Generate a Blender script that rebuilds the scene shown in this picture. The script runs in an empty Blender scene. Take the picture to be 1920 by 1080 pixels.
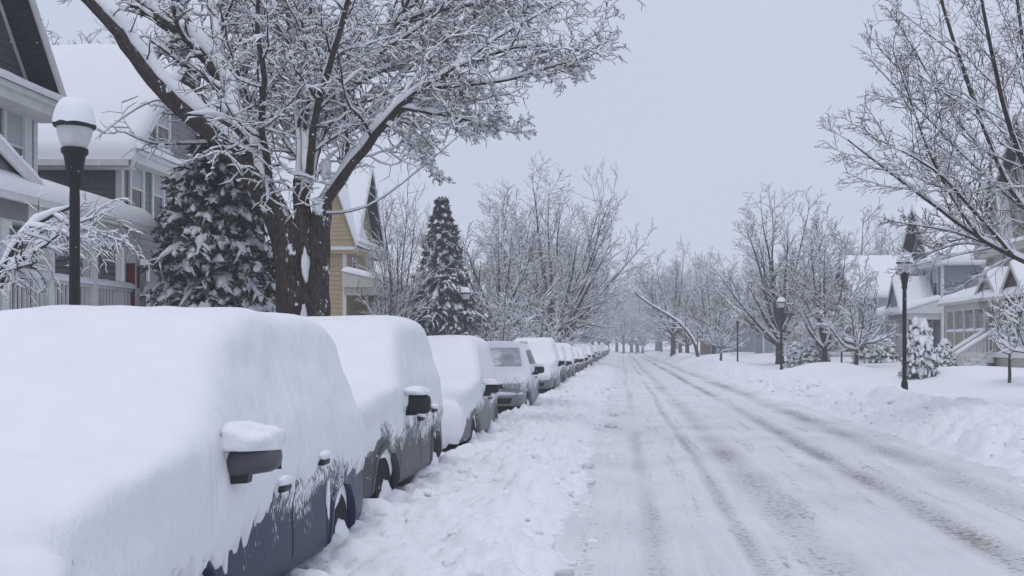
import bpy, math, random
import numpy as np
from mathutils import Vector

# ------------------------------------------------------------------ camera, sky, sun, exposure
scene = bpy.context.scene
COL = scene.collection
random.seed(7)
CAM_H = 1.76
FPX = 2000.0            # focal length in pixels of the 1920 px wide photograph
cam_data = bpy.data.cameras.new("camera")
cam = bpy.data.objects.new("camera", cam_data)
COL.objects.link(cam)
cam.location = (0, 0, CAM_H)
cam.rotation_euler = (math.radians(90), 0, 0)
cam_data.sensor_fit = 'HORIZONTAL'
cam_data.sensor_width = 36.0
cam_data.lens = 36.0 * FPX / 1920.0
cam_data.shift_x = -(1165 - 960) / 1920.0
cam_data.shift_y = (648 - 540) / 1920.0
cam_data.clip_start = 0.05
cam_data.clip_end = 3000
scene.camera = cam

SUN_EL, SUN_AZ = 70.0, 188.0          # azimuth clockwise from +Y: behind the camera, from the left
world = bpy.data.worlds.new("World")
scene.world = world
world.use_nodes = True
wn, wl = world.node_tree.nodes, world.node_tree.links
wn.clear()
w_out = wn.new('ShaderNodeOutputWorld')
w_bg = wn.new('ShaderNodeBackground')
w_sky = wn.new('ShaderNodeTexSky')
w_sky.sky_type = 'NISHITA'
w_sky.sun_disc = False
w_sky.sun_elevation = math.radians(SUN_EL)
w_sky.sun_rotation = math.radians(SUN_AZ)
w_scale = wn.new('ShaderNodeMix'); w_scale.data_type = 'RGBA'; w_scale.blend_type = 'MULTIPLY'
w_scale.inputs[0].default_value = 1.0
w_scale.inputs[7].default_value = (0.10, 0.10, 0.10, 1)
w_mix = wn.new('ShaderNodeMix'); w_mix.data_type = 'RGBA'
w_mix.inputs[0].default_value = 0.90          # closed cloud deck over the clear sky
w_tc = wn.new('ShaderNodeTexCoord')
w_noise = wn.new('ShaderNodeTexNoise')
w_noise.inputs['Scale'].default_value = 1.6
w_noise.inputs['Detail'].default_value = 3
w_ramp = wn.new('ShaderNodeValToRGB')
w_ramp.color_ramp.elements[0].position = 0.3
w_ramp.color_ramp.elements[0].color = (0.533, 0.580, 0.715, 1)
w_ramp.color_ramp.elements[1].position = 0.72
w_ramp.color_ramp.elements[1].color = (0.610, 0.656, 0.788, 1)
wl.new(w_tc.outputs['Generated'], w_noise.inputs['Vector'])
wl.new(w_noise.outputs['Fac'], w_ramp.inputs['Fac'])
wl.new(w_sky.outputs['Color'], w_scale.inputs[6])
wl.new(w_scale.outputs[2], w_mix.inputs[6])
wl.new(w_ramp.outputs['Color'], w_mix.inputs[7])
wl.new(w_mix.outputs[2], w_bg.inputs['Color'])
w_bg.inputs['Strength'].default_value = 1.0
wl.new(w_bg.outputs['Background'], w_out.inputs['Surface'])

sun_data = bpy.data.lights.new("sun", 'SUN')
sun_data.energy = 0.72
sun_data.angle = math.radians(18)
sun_data.color = (1.0, 0.97, 0.93)
sun = bpy.data.objects.new("sun", sun_data)
COL.objects.link(sun)
_az, _el = math.radians(SUN_AZ), math.radians(SUN_EL)
_to = Vector((math.sin(_az) * math.cos(_el), math.cos(_az) * math.cos(_el), math.sin(_el)))
sun.rotation_euler = (-_to).to_track_quat('-Z', 'Y').to_euler()
sun.location = (-20, -20, 40)

vs = scene.view_settings
vs.view_transform = 'Standard'
vs.look = 'None'
vs.exposure = 0.09
vs.gamma = 1.0
vs.use_curve_mapping = False
cy = scene.cycles
cy.use_denoising = True
try:
    cy.denoiser = 'OPENIMAGEDENOISE'
    cy.denoising_input_passes = 'RGB_ALBEDO_NORMAL'
except Exception:
    pass
cy.max_bounces = 6
cy.diffuse_bounces = 3
cy.glossy_bounces = 2
cy.transmission_bounces = 4
cy.transparent_max_bounces = 8
cy.volume_bounces = 1
cy.caustics_reflective = False
cy.caustics_refractive = False


def at(px, py, d):
    """world point of a pixel of the photograph at depth d"""
    return np.array([(px - 1165) * d / FPX, d, CAM_H + (648 - py) * d / FPX])


# ------------------------------------------------------------------ numpy noise
_rs = np.random.RandomState(11)
_perm = np.concatenate([_rs.permutation(256)] * 3)
_grad = _rs.randn(256, 3)
_grad /= np.linalg.norm(_grad, axis=1, keepdims=True)


def perlin(p):
    p = np.asarray(p, dtype=np.float64)
    i = np.floor(p).astype(np.int64)
    f = p - i
    i &= 255
    u = f * f * f * (f * (f * 6 - 15) + 10)

    def g(dx, dy, dz):
        h = _perm[_perm[_perm[(i[..., 0] + dx) & 255] + ((i[..., 1] + dy) & 255)] + ((i[..., 2] + dz) & 255)]
        gr = _grad[h & 255]
        return gr[..., 0] * (f[..., 0] - dx) + gr[..., 1] * (f[..., 1] - dy) + gr[..., 2] * (f[..., 2] - dz)
    x0 = g(0, 0, 0) * (1 - u[..., 0]) + g(1, 0, 0) * u[..., 0]
    x1 = g(0, 1, 0) * (1 - u[..., 0]) + g(1, 1, 0) * u[..., 0]
    x2 = g(0, 0, 1) * (1 - u[..., 0]) + g(1, 0, 1) * u[..., 0]
    x3 = g(0, 1, 1) * (1 - u[..., 0]) + g(1, 1, 1) * u[..., 0]
    y0 = x0 * (1 - u[..., 1]) + x1 * u[..., 1]
    y1 = x2 * (1 - u[..., 1]) + x3 * u[..., 1]
    return y0 * (1 - u[..., 2]) + y1 * u[..., 2]


def perlin2(x, y, s=0.0):
    x, y = np.broadcast_arrays(x, y)
    return perlin(np.stack([x, y, np.full(x.shape, s)], -1))


def sstep(a, b, x):
    t = np.clip((x - a) / (b - a), 0, 1)
    return t * t * (3 - 2 * t)


# ------------------------------------------------------------------ materials
MATS = {}


def new_mat(name):
    m = bpy.data.materials.new(name)
    m.use_nodes = True
    MATS[name] = m
    nt = m.node_tree
    return m, nt.nodes, nt.links, nt.nodes['Principled BSDF']


def N(nodes, typ, **kw):
    n = nodes.new(typ)
    for k, v in kw.items():
        if k.startswith('_'):
            setattr(n, k[1:], v)
        else:
            n.inputs[k].default_value = v
    return n


def mapping(nodes, links, scale=(1, 1, 1), coord='Object'):
    tc = nodes.new('ShaderNodeTexCoord')
    mp = nodes.new('ShaderNodeMapping')
    mp.inputs['Scale'].default_value = scale
    links.new(tc.outputs[coord], mp.inputs['Vector'])
    return mp


def noise_n(nodes, links, vec, scale, detail=3, rough=0.55):
    n = nodes.new('ShaderNodeTexNoise')
    n.inputs['Scale'].default_value = scale
    n.inputs['Detail'].default_value = detail
    n.inputs['Roughness'].default_value = rough
    if vec is not None:
        links.new(vec, n.inputs['Vector'])
    return n


def ramp(nodes, links, fac, stops):
    r = nodes.new('ShaderNodeValToRGB')
    e = r.color_ramp.elements
    while len(e) < len(stops):
        e.new(0.5)
    for k, (p, c) in enumerate(stops):
        e[k].position = p
        e[k].color = c if len(c) == 4 else (*c, 1)
    if fac is not None:
        links.new(fac, r.inputs['Fac'])
    return r


def bump(nodes, links, height, strength, dist, bsdf, prev=None):
    b = nodes.new('ShaderNodeBump')
    b.inputs['Strength'].default_value = strength
    b.inputs['Distance'].default_value = dist
    links.new(height, b.inputs['Height'])
    if prev is not None:
        links.new(prev.outputs['Normal'], b.inputs['Normal'])
    if bsdf is not None:
        links.new(b.outputs['Normal'], bsdf.inputs['Normal'])
    return b


SNOW_C = (0.85, 0.865, 0.895)


def snow_mat(name, fine=40, fine_d=0.004, mid=9, mid_d=0.012, stretch=(1, 1, 1), tint=SNOW_C):
    m, n, l, b = new_mat(name)
    mp = mapping(n, l, stretch)
    n1 = noise_n(n, l, mp.outputs[0], fine, 4, 0.6)
    n2 = noise_n(n, l, mp.outputs[0], mid, 3, 0.5)
    r = ramp(n, l, n2.outputs['Fac'], [(0.3, tuple(c * 0.965 for c in tint)), (0.7, tint)])
    l.new(r.outputs['Color'], b.inputs['Base Color'])
    b.inputs['Roughness'].default_value = 0.85
    b.inputs['Specular IOR Level'].default_value = 0.15
    b1 = bump(n, l, n2.outputs['Fac'], 0.5, mid_d, None)
    bump(n, l, n1.outputs['Fac'], 0.6, fine_d, b, b1)
    return m


snow_mat('snow')
snow_mat('snow_bank', 24, 0.016, 8, 0.05)
m = snow_mat('snow_car', 60, 0.003, 5, 0.010)
# wind-plastered relief on the steep flanks only
n, l = m.node_tree.nodes, m.node_tree.links
b = n['Principled BSDF']
prev = [x for x in n if x.type == 'BUMP' and x.outputs['Normal'].is_linked and x.outputs['Normal'].links[0].to_node == b][0]
mp = mapping(n, l, (6, 8, 2.0))
np1 = noise_n(n, l, mp.outputs[0], 2.2, 5, 0.7)
geo = n.new('ShaderNodeNewGeometry')
sep = n.new('ShaderNodeSeparateXYZ'); l.new(geo.outputs['Normal'], sep.inputs[0])
rz_ = ramp(n, l, sep.outputs['Z'], [(0.25, (1, 1, 1)), (0.75, (0.0, 0.0, 0.0))])
mul = n.new('ShaderNodeMath'); mul.operation = 'MULTIPLY'
l.new(rz_.outputs['Color'], mul.inputs[0]); l.new(np1.outputs['Fac'], mul.inputs[1])
bump(n, l, mul.outputs[0], 0.8, 0.035, b, prev)
snow_mat('snow_plaster', 22, 0.010, 7, 0.015, (1.5, 3.0, 0.8))
snow_mat('snow_small', 60, 0.002, 14, 0.006)


def plain(name, color, rough=0.6, metal=0.0, spec=0.4, var=0.12, scale=6, stretch=(1, 1, 1), bumpd=0.0):
    m, n, l, b = new_mat(name)
    mp = mapping(n, l, stretch)
    n1 = noise_n(n, l, mp.outputs[0], scale, 4, 0.6)
    r = ramp(n, l, n1.outputs['Fac'], [(0.3, tuple(max(0, c * (1 - var)) for c in color)),
                                       (0.7, tuple(min(1, c * (1 + var)) for c in color))])
    l.new(r.outputs['Color'], b.inputs['Base Color'])
    b.inputs['Roughness'].default_value = rough
    b.inputs['Metallic'].default_value = metal
    b.inputs['Specular IOR Level'].default_value = spec
    if bumpd:
        bump(n, l, n1.outputs['Fac'], 0.5, bumpd, b)
    return m


def bark_mat(name, c0, c1, snowy, wind=(0.75, -0.55, 0.35)):
    """furrowed bark; wind-driven snow sticks to it in patches on the windward side"""
    m, n, l, b = new_mat(name)
    mp = mapping(n, l, (1, 1, 0.22))
    n1 = noise_n(n, l, mp.outputs[0], 30, 4, 0.65)
    r = ramp(n, l, n1.outputs['Fac'], [(0.35, c0), (0.68, c1)])
    if snowy > 0:
        mp2 = mapping(n, l, (1, 1, 0.55))
        n2 = noise_n(n, l, mp2.outputs[0], 5, 6, 0.72)
        geo = n.new('ShaderNodeNewGeometry')
        dot = n.new('ShaderNodeVectorMath'); dot.operation = 'DOT_PRODUCT'
        dot.inputs[1].default_value = wind
        l.new(geo.outputs['Normal'], dot.inputs[0])
        ma = n.new('ShaderNodeMath'); ma.operation = 'MULTIPLY_ADD'
        ma.inputs[1].default_value = 0.13
        l.new(dot.outputs['Value'], ma.inputs[0])
        l.new(n2.outputs['Fac'], ma.inputs[2])
        rs = ramp(n, l, ma.outputs[0], [(0.80 - 0.16 * snowy, (0, 0, 0)), (0.83 - 0.16 * snowy, (1, 1, 1))])
        mx = n.new('ShaderNodeMix'); mx.data_type = 'RGBA'
        l.new(rs.outputs['Color'], mx.inputs[0])
        l.new(r.outputs['Color'], mx.inputs[6])
        mx.inputs[7].default_value = (*SNOW_C, 1)
        l.new(mx.outputs[2], b.inputs['Base Color'])
    else:
        l.new(r.outputs['Color'], b.inputs['Base Color'])
    b.inputs['Roughness'].default_value = 0.9
    b.inputs['Specular IOR Level'].default_value = 0.2
    bump(n, l, n1.outputs['Fac'], 0.9, 0.02, b)
    return m


bark_mat('bark', (0.024, 0.019, 0.017), (0.105, 0.085, 0.074), 0.6)
bark_mat('bark_limb', (0.035, 0.029, 0.028), (0.085, 0.072, 0.068), 0.35)
plain('twig', (0.064, 0.047, 0.042), 0.85, spec=0.15, var=0.3, scale=3)
plain('twig_grey', (0.085, 0.072, 0.076), 0.85, spec=0.15, var=0.3, scale=1)
bark_mat('bark_pale', (0.05, 0.043, 0.042), (0.13, 0.115, 0.11), 0.9)
plain('needle', (0.065, 0.076, 0.060), 0.7, spec=0.2, var=0.5, scale=4)
plain('needle_blue', (0.065, 0.075, 0.075), 0.7, spec=0.2, var=0.4, scale=4)

# houses
def siding_mat(name, c):
    m, n, l, b = new_mat(name)
    mp = mapping(n, l, (0.6, 0.6, 6))
    n1 = noise_n(n, l, mp.outputs[0], 5, 5, 0.65)
    mp2 = mapping(n, l, (1, 1, 1))
    n2 = noise_n(n, l, mp2.outputs[0], 1.3, 3, 0.6)
    mlt = n.new('ShaderNodeMath'); mlt.operation = 'MULTIPLY_ADD'
    mlt.inputs[1].default_value = 0.5
    l.new(n2.outputs['Fac'], mlt.inputs[0]); l.new(n1.outputs['Fac'], mlt.inputs[2])
    r = ramp(n, l, mlt.outputs[0], [(0.5, tuple(x * 0.82 for x in c)), (1.0, tuple(min(1, x * 1.12) for x in c))])
    l.new(r.outputs['Color'], b.inputs['Base Color'])
    b.inputs['Roughness'].default_value = 0.7
    b.inputs['Specular IOR Level'].default_value = 0.25
    bump(n, l, n1.outputs['Fac'], 0.3, 0.004, b)
    return m


siding_mat('siding_grey', (0.25, 0.255, 0.265))
siding_mat('siding_dark', (0.13, 0.135, 0.145))
siding_mat('siding_yellow', (0.45, 0.355, 0.22))
siding_mat('siding_cream', (0.30, 0.285, 0.25))
siding_mat('siding_blue', (0.26, 0.28, 0.32))
siding_mat('siding_slate', (0.22, 0.22, 0.24))
plain('trim_white', (0.70, 0.70, 0.70), 0.55, var=0.08, scale=4)
plain('trim_cream', (0.52, 0.50, 0.44), 0.55, var=0.08, scale=4)
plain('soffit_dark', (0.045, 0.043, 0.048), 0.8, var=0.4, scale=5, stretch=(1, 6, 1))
plain('shingle', (0.07, 0.07, 0.075), 0.9, var=0.3, scale=20)
plain('red_paint', (0.17, 0.035, 0.04), 0.6, var=0.3, scale=9)
plain('door_brown', (0.09, 0.04, 0.03), 0.5, var=0.25, scale=5)
plain('brick', (0.20, 0.11, 0.09), 0.85, var=0.35, scale=14)
plain('blind', (0.42, 0.44, 0.47), 0.35, var=0.12, scale=3, stretch=(1, 1, 12))


def glass_mat(name, c, rough=0.08):
    m, n, l, b = new_mat(name)
    mp = mapping(n, l, (1, 1, 0.6))
    n1 = noise_n(n, l, mp.outputs[0], 2.2, 3, 0.6)
    r = ramp(n, l, n1.outputs['Fac'], [(0.35, tuple(x * 0.6 for x in c)), (0.7, tuple(x * 1.3 for x in c))])
    l.new(r.outputs['Color'], b.inputs['Base Color'])
    b.inputs['Roughness'].default_value = rough
    b.inputs['Specular IOR Level'].default_value = 0.6
    return m


glass_mat('glass', (0.045, 0.05, 0.06))
plain('lamp_black', (0.010, 0.010, 0.011), 0.45, spec=0.35, var=0.3, scale=15)
# frosted acorn glass
m, n, l, b = new_mat('lamp_glass')
b.inputs['Base Color'].default_value = (0.72, 0.73, 0.75, 1)
b.inputs['Roughness'].default_value = 0.35
tr = n.new('ShaderNodeBsdfTransparent')
mx = n.new('ShaderNodeMixShader')
_tc = mapping(n, l, (1, 1, 1))
_nn = noise_n(n, l, _tc.outputs[0], 7, 3)
_rr = ramp(n, l, _nn.outputs['Fac'], [(0.3, (0.5, 0.5, 0.5)), (0.7, (0.68, 0.68, 0.68))])
l.new(_rr.outputs['Color'], mx.inputs[0])
l.new(tr.outputs[0], mx.inputs[1])
l.new(b.outputs[0], mx.inputs[2])
l.new(mx.outputs[0], n['Material Output'].inputs['Surface'])
plain('lamp_inner', (0.22, 0.22, 0.23), 0.4, metal=0.3)


def paint_mat(name, c, frost=0.5, metal=0.25, streak=(9, 34, 10)):
    """car paint, dusted with blown snow in vertical smears"""
    m, n, l, b = new_mat(name)
    mp = mapping(n, l, streak)
    n1 = noise_n(n, l, mp.outputs[0], 1.6, 6, 0.72)
    mpf = mapping(n, l, (1, 1, 1))
    n2 = noise_n(n, l, mpf.outputs[0], 2.2, 4, 0.6)
    n3 = noise_n(n, l, mpf.outputs[0], 120, 2, 0.6)
    add = n.new('ShaderNodeMath'); add.operation = 'MULTIPLY_ADD'
    add.inputs[1].default_value = 0.7
    l.new(n2.outputs['Fac'], add.inputs[0]); l.new(n1.outputs['Fac'], add.inputs[2])
    sepz = n.new('ShaderNodeSeparateXYZ'); l.new(mpf.outputs[0], sepz.inputs[0])
    hz1 = n.new('ShaderNodeMath'); hz1.operation = 'MULTIPLY_ADD'; hz1.inputs[1].default_value = 0.55; hz1.inputs[2].default_value = -0.40
    l.new(sepz.outputs['Z'], hz1.inputs[0])
    add2 = n.new('ShaderNodeMath'); add2.operation = 'ADD'
    l.new(hz1.outputs[0], add2.inputs[0]); l.new(add.outputs[0], add2.inputs[1])
    add = add2
    rs = ramp(n, l, add.outputs[0], [(0.98 - 0.16 * frost, (0, 0, 0)), (1.02 - 0.12 * frost, (1, 1, 1))])
    rp = ramp(n, l, n3.outputs['Fac'], [(0.74, (0, 0, 0)), (0.80, (1, 1, 1))])
    mxm = n.new('ShaderNodeMath'); mxm.operation = 'MAXIMUM'
    l.new(rs.outputs['Color'], mxm.inputs[0]); l.new(rp.outputs['Color'], mxm.inputs[1])
    # salt film
    dirt = ramp(n, l, n2.outputs['Fac'], [(0.3, c), (0.75, tuple(x * 0.85 + 0.018 for x in c))])
    mx = n.new('ShaderNodeMix'); mx.data_type = 'RGBA'
    l.new(mxm.outputs[0], mx.inputs[0])
    l.new(dirt.outputs['Color'], mx.inputs[6])
    mx.inputs[7].default_value = (*SNOW_C, 1)
    l.new(mx.outputs[2], b.inputs['Base Color'])
    rr = ramp(n, l, mxm.outputs[0], [(0, (0.42, 0.42, 0.42)), (1, (0.9, 0.9, 0.9))])
    l.new(rr.outputs['Color'], b.inputs['Roughness'])
    b.inputs['Metallic'].default_value = 0.0
    b.inputs['Specular IOR Level'].default_value = 0.22
    b.inputs['Coat Weight'].default_value = 0.05
    b.inputs['Coat Roughness'].default_value = 0.25
    bump(n, l, mxm.outputs[0], 0.4, 0.004, b)
    return m


paint_mat('paint_blue', (0.015, 0.025, 0.068), 0.45)
paint_mat('paint_grey', (0.055, 0.060, 0.070), 0.4)
paint_mat('paint_silver', (0.22, 0.23, 0.25), 0.95)
paint_mat('paint_taupe', (0.16, 0.165, 0.18), 0.5)
paint_mat('paint_black', (0.02, 0.021, 0.024), 0.6)
paint_mat('paint_red', (0.10, 0.035, 0.04), 0.8)
plain('black_plastic', (0.022, 0.023, 0.026), 0.5, var=0.25, scale=30, bumpd=0.001)
plain('mirror_grey', (0.085, 0.087, 0.094), 0.42, var=0.15, scale=10)
plain('rubber', (0.012, 0.012, 0.013), 0.85, var=0.3, scale=20)
plain('well_dark', (0.006, 0.006, 0.006), 0.95, var=0.3)
plain('rim_metal', (0.30, 0.31, 0.33), 0.4, metal=0.6)
plain('headlight', (0.30, 0.31, 0.33), 0.25, var=0.4, scale=14)
plain('lens_red', (0.20, 0.01, 0.012), 0.3)
m, n, l, b = new_mat('flake')
b.inputs['Base Color'].default_value = (0.9, 0.91, 0.93, 1); b.inputs['Roughness'].default_value = 0.9
tl = n.new('ShaderNodeBsdfTranslucent'); tl.inputs['Color'].default_value = (0.95, 0.96, 0.98, 1)
mx = n.new('ShaderNodeMixShader'); mx.inputs[0].default_value = 0.5
l.new(b.outputs[0], mx.inputs[1]); l.new(tl.outputs[0], mx.inputs[2]); l.new(mx.outputs[0], n['Material Output'].inputs['Surface'])
# windscreen with thin drifted frost
m, n, l, b = new_mat('frost_glass')
mp = mapping(n, l, (1, 1, 2.0))
n1 = noise_n(n, l, mp.outputs[0], 2.0, 5, 0.6)
r = ramp(n, l, n1.outputs['Fac'], [(0.35, (0.30, 0.31, 0.34)), (0.52, (0.45, 0.47, 0.50)), (0.62, (0.74, 0.76, 0.79))])
l.new(r.outputs['Color'], b.inputs['Base Color'])
b.inputs['Roughness'].default_value = 0.5


# ------------------------------------------------------------------ mesh helpers
def link(o, parent=None):
    COL.objects.link(o)
    if parent is not None:
        o.parent = parent
    return o


def np_mesh(name, V, quads=None, tris=None, mat=None, smooth=True):
    me = bpy.data.meshes.new(name)
    V = np.asarray(V, dtype=np.float32)
    q = np.zeros((0, 4), np.int32) if quads is None else np.asarray(quads, np.int32).reshape(-1, 4)
    t = np.zeros((0, 3), np.int32) if tris is None else np.asarray(tris, np.int32).reshape(-1, 3)
    me.vertices.add(len(V))
    me.vertices.foreach_set('co', V.ravel())
    nl = q.size + t.size
    me.loops.add(nl)
    me.loops.foreach_set('vertex_index', np.concatenate([q.ravel(), t.ravel()]))
    me.polygons.add(len(q) + len(t))
    starts = np.concatenate([np.arange(len(q)) * 4, q.size + np.arange(len(t)) * 3]).astype(np.int32)
    me.polygons.foreach_set('loop_start', starts)
    if smooth:
        me.polygons.foreach_set('use_smooth', np.ones(len(q) + len(t), dtype=bool))
    me.update(calc_edges=True)
    me.validate()
    if mat:
        me.materials.append(MATS[mat])
    return me


def obj(name, me, parent=None, loc=None, rot=None):
    o = bpy.data.objects.new(name, me)
    link(o, parent)
    if loc is not None:
        o.location = [float(v) for v in loc]
    if rot is not None:
        o.rotation_euler = rot
    return o


def thing(name, label, cat, loc=(0, 0, 0), rz=0.0, group=None):
    o = bpy.data.objects.new(name, None)
    COL.objects.link(o)
    o.empty_display_size = 0.2
    o.location = [float(v) for v in loc]
    o.rotation_euler = (0, 0, rz)
    tag(o, label, cat, group)
    return o


def tag(o, label=None, cat=None, group=None, kind=None):
    if label: o['label'] = label
    if cat: o['category'] = cat
    if group: o['group'] = group
    if kind: o['kind'] = kind
    return o


def copy_tree(o, parent=None):
    c = o.copy()
    COL.objects.link(c)
    if parent is not None:
        c.parent = parent
    for ch in list(o.children):
        copy_tree(ch, c)
    return c


class MB:
    """collects simple solids into one mesh"""
    def __init__(self):
        self.v, self.f = [], []

    def add(self, vs_, fs):
        k = len(self.v)
        self.v += [tuple(float(c) for c in p) for p in vs_]
        self.f += [tuple(i + k for i in f) for f in fs]
        return self

    def box(self, x0, x1, y0, y1, z0, z1):
        return self.hexa([(x0, y0, z0), (x1, y0, z0), (x1, y1, z0), (x0, y1, z0),
                          (x0, y0, z1), (x1, y0, z1), (x1, y1, z1), (x0, y1, z1)])

    def hexa(self, p):
        return self.add(p, [(0, 3, 2, 1), (4, 5, 6, 7), (0, 1, 5, 4), (1, 2, 6, 5), (2, 3, 7, 6), (3, 0, 4, 7)])

    def bar(self, a, b, w, h=None):
        """square bar from a to b"""
        a, b = np.array(a, float), np.array(b, float)
        h = h or w
        t = (b - a) / np.linalg.norm(b - a)
        ref = np.array([0, 0, 1.0]) if abs(t[2]) < 0.95 else np.array([1.0, 0, 0])
        s = np.cross(t, ref); s /= np.linalg.norm(s)
        u = np.cross(s, t)
        c = [(-1, -1), (1, -1), (1, 1), (-1, 1)]
        return self.hexa([a + s * i * w / 2 + u * j * h / 2 for i, j in c] + [b + s * i * w / 2 + u * j * h / 2 for i, j in c])

    def lathe(self, prof, n=24, cx=0, cy_=0, axis='z'):
        k = len(self.v)
        vs_, fs = [], []
        for (r, z) in prof:
            for i in range(n):
                a = 2 * math.pi * i / n
                if axis == 'z':
                    vs_.append((cx + r * math.cos(a), cy_ + r * math.sin(a), z))
                else:
                    vs_.append((z, cx + r * math.cos(a), cy_ + r * math.sin(a)))
        for j in range(len(prof) - 1):
            for i in range(n):
                i2 = (i + 1) % n
                fs.append((j * n + i, j * n + i2, (j + 1) * n + i2, (j + 1) * n + i))
        fs.append(tuple(range(n - 1, -1, -1)))
        fs.append(tuple((len(prof) - 1) * n + i for i in range(n)))
        return self.add(vs_, fs)

    def mesh(self, name, mat=None, smooth=False):
        me = bpy.data.meshes.new(name)
        me.from_pydata(self.v, [], self.f)
        me.update()
        if smooth:
            me.polygons.foreach_set('use_smooth', np.ones(len(me.polygons), dtype=bool))
            try:
                me.set_sharp_from_angle(angle=math.radians(40))
            except Exception:
                pass
        if mat:
            me.materials.append(MATS[mat])
        return me

    def build(self, name, mat, parent=None, smooth=False, loc=None, rot=None):
        return obj(name, self.mesh(name, mat, smooth), parent, loc, rot)


def grid_quads(nu, nv, off=0):
    a = np.arange(nu * nv).reshape(nu, nv) + off
    return np.stack([a[:-1, :-1], a[1:, :-1], a[1:, 1:], a[:-1, 1:]], -1).reshape(-1, 4)


def rounded_box(size, r, n=5):
    """rounded box mesh data (V, quads), centred"""
    h = np.array(size) / 2.0
    r = min(r, h.min() * 0.999)
    Vs, Qs, off = [], [], 0
    lin = np.linspace(-1, 1, n + 1)
    for ax in range(3):
        for sgn in (-1, 1):
            a, b_ = np.meshgrid(lin, lin, indexing='ij')
            P = np.zeros((n + 1, n + 1, 3))
            P[..., ax] = sgn
            P[..., (ax + 1) % 3] = a
            P[..., (ax + 2) % 3] = b_
            P = np.sign(P) * np.abs(P) ** 0.6 * h
            C = np.clip(P, -(h - r), h - r)
            D = P - C
            D /= np.maximum(np.linalg.norm(D, axis=-1, keepdims=True), 1e-9)
            P = C + D * r
            q = grid_quads(n + 1, n + 1, off)
            if sgn < 0:
                q = q[:, ::-1]
            Vs.append(P.reshape(-1, 3)); Qs.append(q); off += (n + 1) ** 2
    return np.concatenate(Vs), np.concatenate(Qs)


def snow_slab(c00, c10, c11, c01, T, nu=12, nv=12, rnd=0.12, amp=0.25, seed=0.0, grow=0.04, sag=0.0):
    """rounded blanket of snow lying on a quad; returns V, quads. u runs c00->c10, v runs c00->c01"""
    c = [np.array(p, float) for p in (c00, c10, c11, c01)]
    mid = sum(c) / 4
    Lu = np.linalg.norm(c[1] - c[0]); Lv = np.linalg.norm(c[3] - c[0])

    def knots(n_, L):
        e = min(rnd / L, 0.45)
        k = np.concatenate([[0, e * 0.08, e * 0.3, e * 0.65], np.linspace(e, 1 - e, max(2, n_ - 6)), [1 - e * 0.65, 1 - e * 0.3, 1 - e * 0.08, 1]])
        return k
    ku, kv = knots(nu, Lu), knots(nv, Lv)
    U, Vv = np.meshgrid(ku, kv, indexing='ij')
    gu, gv = grow / Lu, grow / Lv
    Ue, Ve = U * (1 + 2 * gu) - gu, Vv * (1 + 2 * gv) - gv
    base = (c[0] * ((1 - Ue) * (1 - Ve))[..., None] + c[1] * (Ue * (1 - Ve))[..., None]
            + c[2] * (Ue * Ve)[..., None] + c[3] * ((1 - Ue) * Ve)[..., None])
    eu = np.clip(np.minimum(U, 1 - U) * Lu / rnd, 0, 1)
    ev = np.clip(np.minimum(Vv, 1 - Vv) * Lv / rnd, 0, 1)
    prof = np.sqrt(1 - (1 - eu) ** 2) * np.sqrt(1 - (1 - ev) ** 2)
    nz = perlin(base * 1.3 + seed) * 0.7 + perlin(base * 3.7 + seed) * 0.35
    top = base.copy()
    top[..., 2] += T * prof * (1 + amp * nz) + 0.004
    nn = np.cross(c[1] - c[0], c[3] - c[0])
    bot = base.copy()
    a, b_ = len(ku), len(kv)
    V = np.concatenate([top.reshape(-1, 3), bot.reshape(-1, 3)])
    q1 = grid_quads(a, b_)
    if nn[2] < 0:
        q1 = q1[:, ::-1]
    ids = np.arange(a * b_).reshape(a, b_)
    ring = np.concatenate([ids[:, 0], ids[-1, 1:], ids[-2::-1, -1], ids[0, -2:0:-1]])
    r2 = np.roll(ring, -1)
    side = np.stack([ring, ring + a * b_, r2 + a * b_, r2], -1)
    if nn[2] < 0:
        side = side[:, ::-1]
    return V, np.concatenate([q1, side])


def snow_obj(name, parent, *args, mat='snow', **kw):
    V, q = snow_slab(*args, **kw)
    return obj(name, np_mesh(name, V, q, mat=mat), parent)


# ------------------------------------------------------------------ terrain
def ground_z(X, Y):
    X = np.asarray(X, float); Y = np.asarray(Y, float)
    z = np.full(np.broadcast(X, Y).shape, 0.0)
    left = 0.17 + 0.17 * sstep(-4.2, -5.2, X) + 0.95 * sstep(-6.0, -10.0, X)
    right = 0.03 + 0.42 * sstep(4.9, 6.3, X) + 0.45 * sstep(9.0, 16.0, X)
    z = np.where(X < 2, left, right)
    z = np.where((X > -0.6) & (X < 5.1), -0.02, z)
    amp = np.where((X > 5.3) | (X < -4.6), 1.0, 0.0)
    z = z + amp * (0.14 * perlin2(X * 0.16, Y * 0.12, 3.3) + 0.05 * perlin2(X * 0.6, Y * 0.5, 8.1))
    for (mx_, my_, w, l_, h) in MOUNDS:
        e = np.exp(-(((X - mx_) / w) ** 2 + ((Y - my_) / l_) ** 2) ** 1.3)
        z = z + h * e
    return z


MOUNDS = [(9.7, 50.5, 1.9, 2.2, 0.50), (11.6, 38.0, 2.5, 1.6, 0.42), (7.6, 44.0, 1.4, 3.5, 0.2), (8.6, 96.0, 1.8, 7.0, 0.5),
          (12.8, 33.5, 1.6, 2.0, 0.15), (7.0, 70.0, 1.2, 5.0, 0.3), (6.6, 118.0, 1.6, 9.0, 0.5)]


def y_rows(y0, y1, k, mn):
    ys = [y0]
    while ys[-1] < y1:
        ys.append(ys[-1] + max(mn, k * ys[-1]))
    return np.array(ys)


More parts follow.
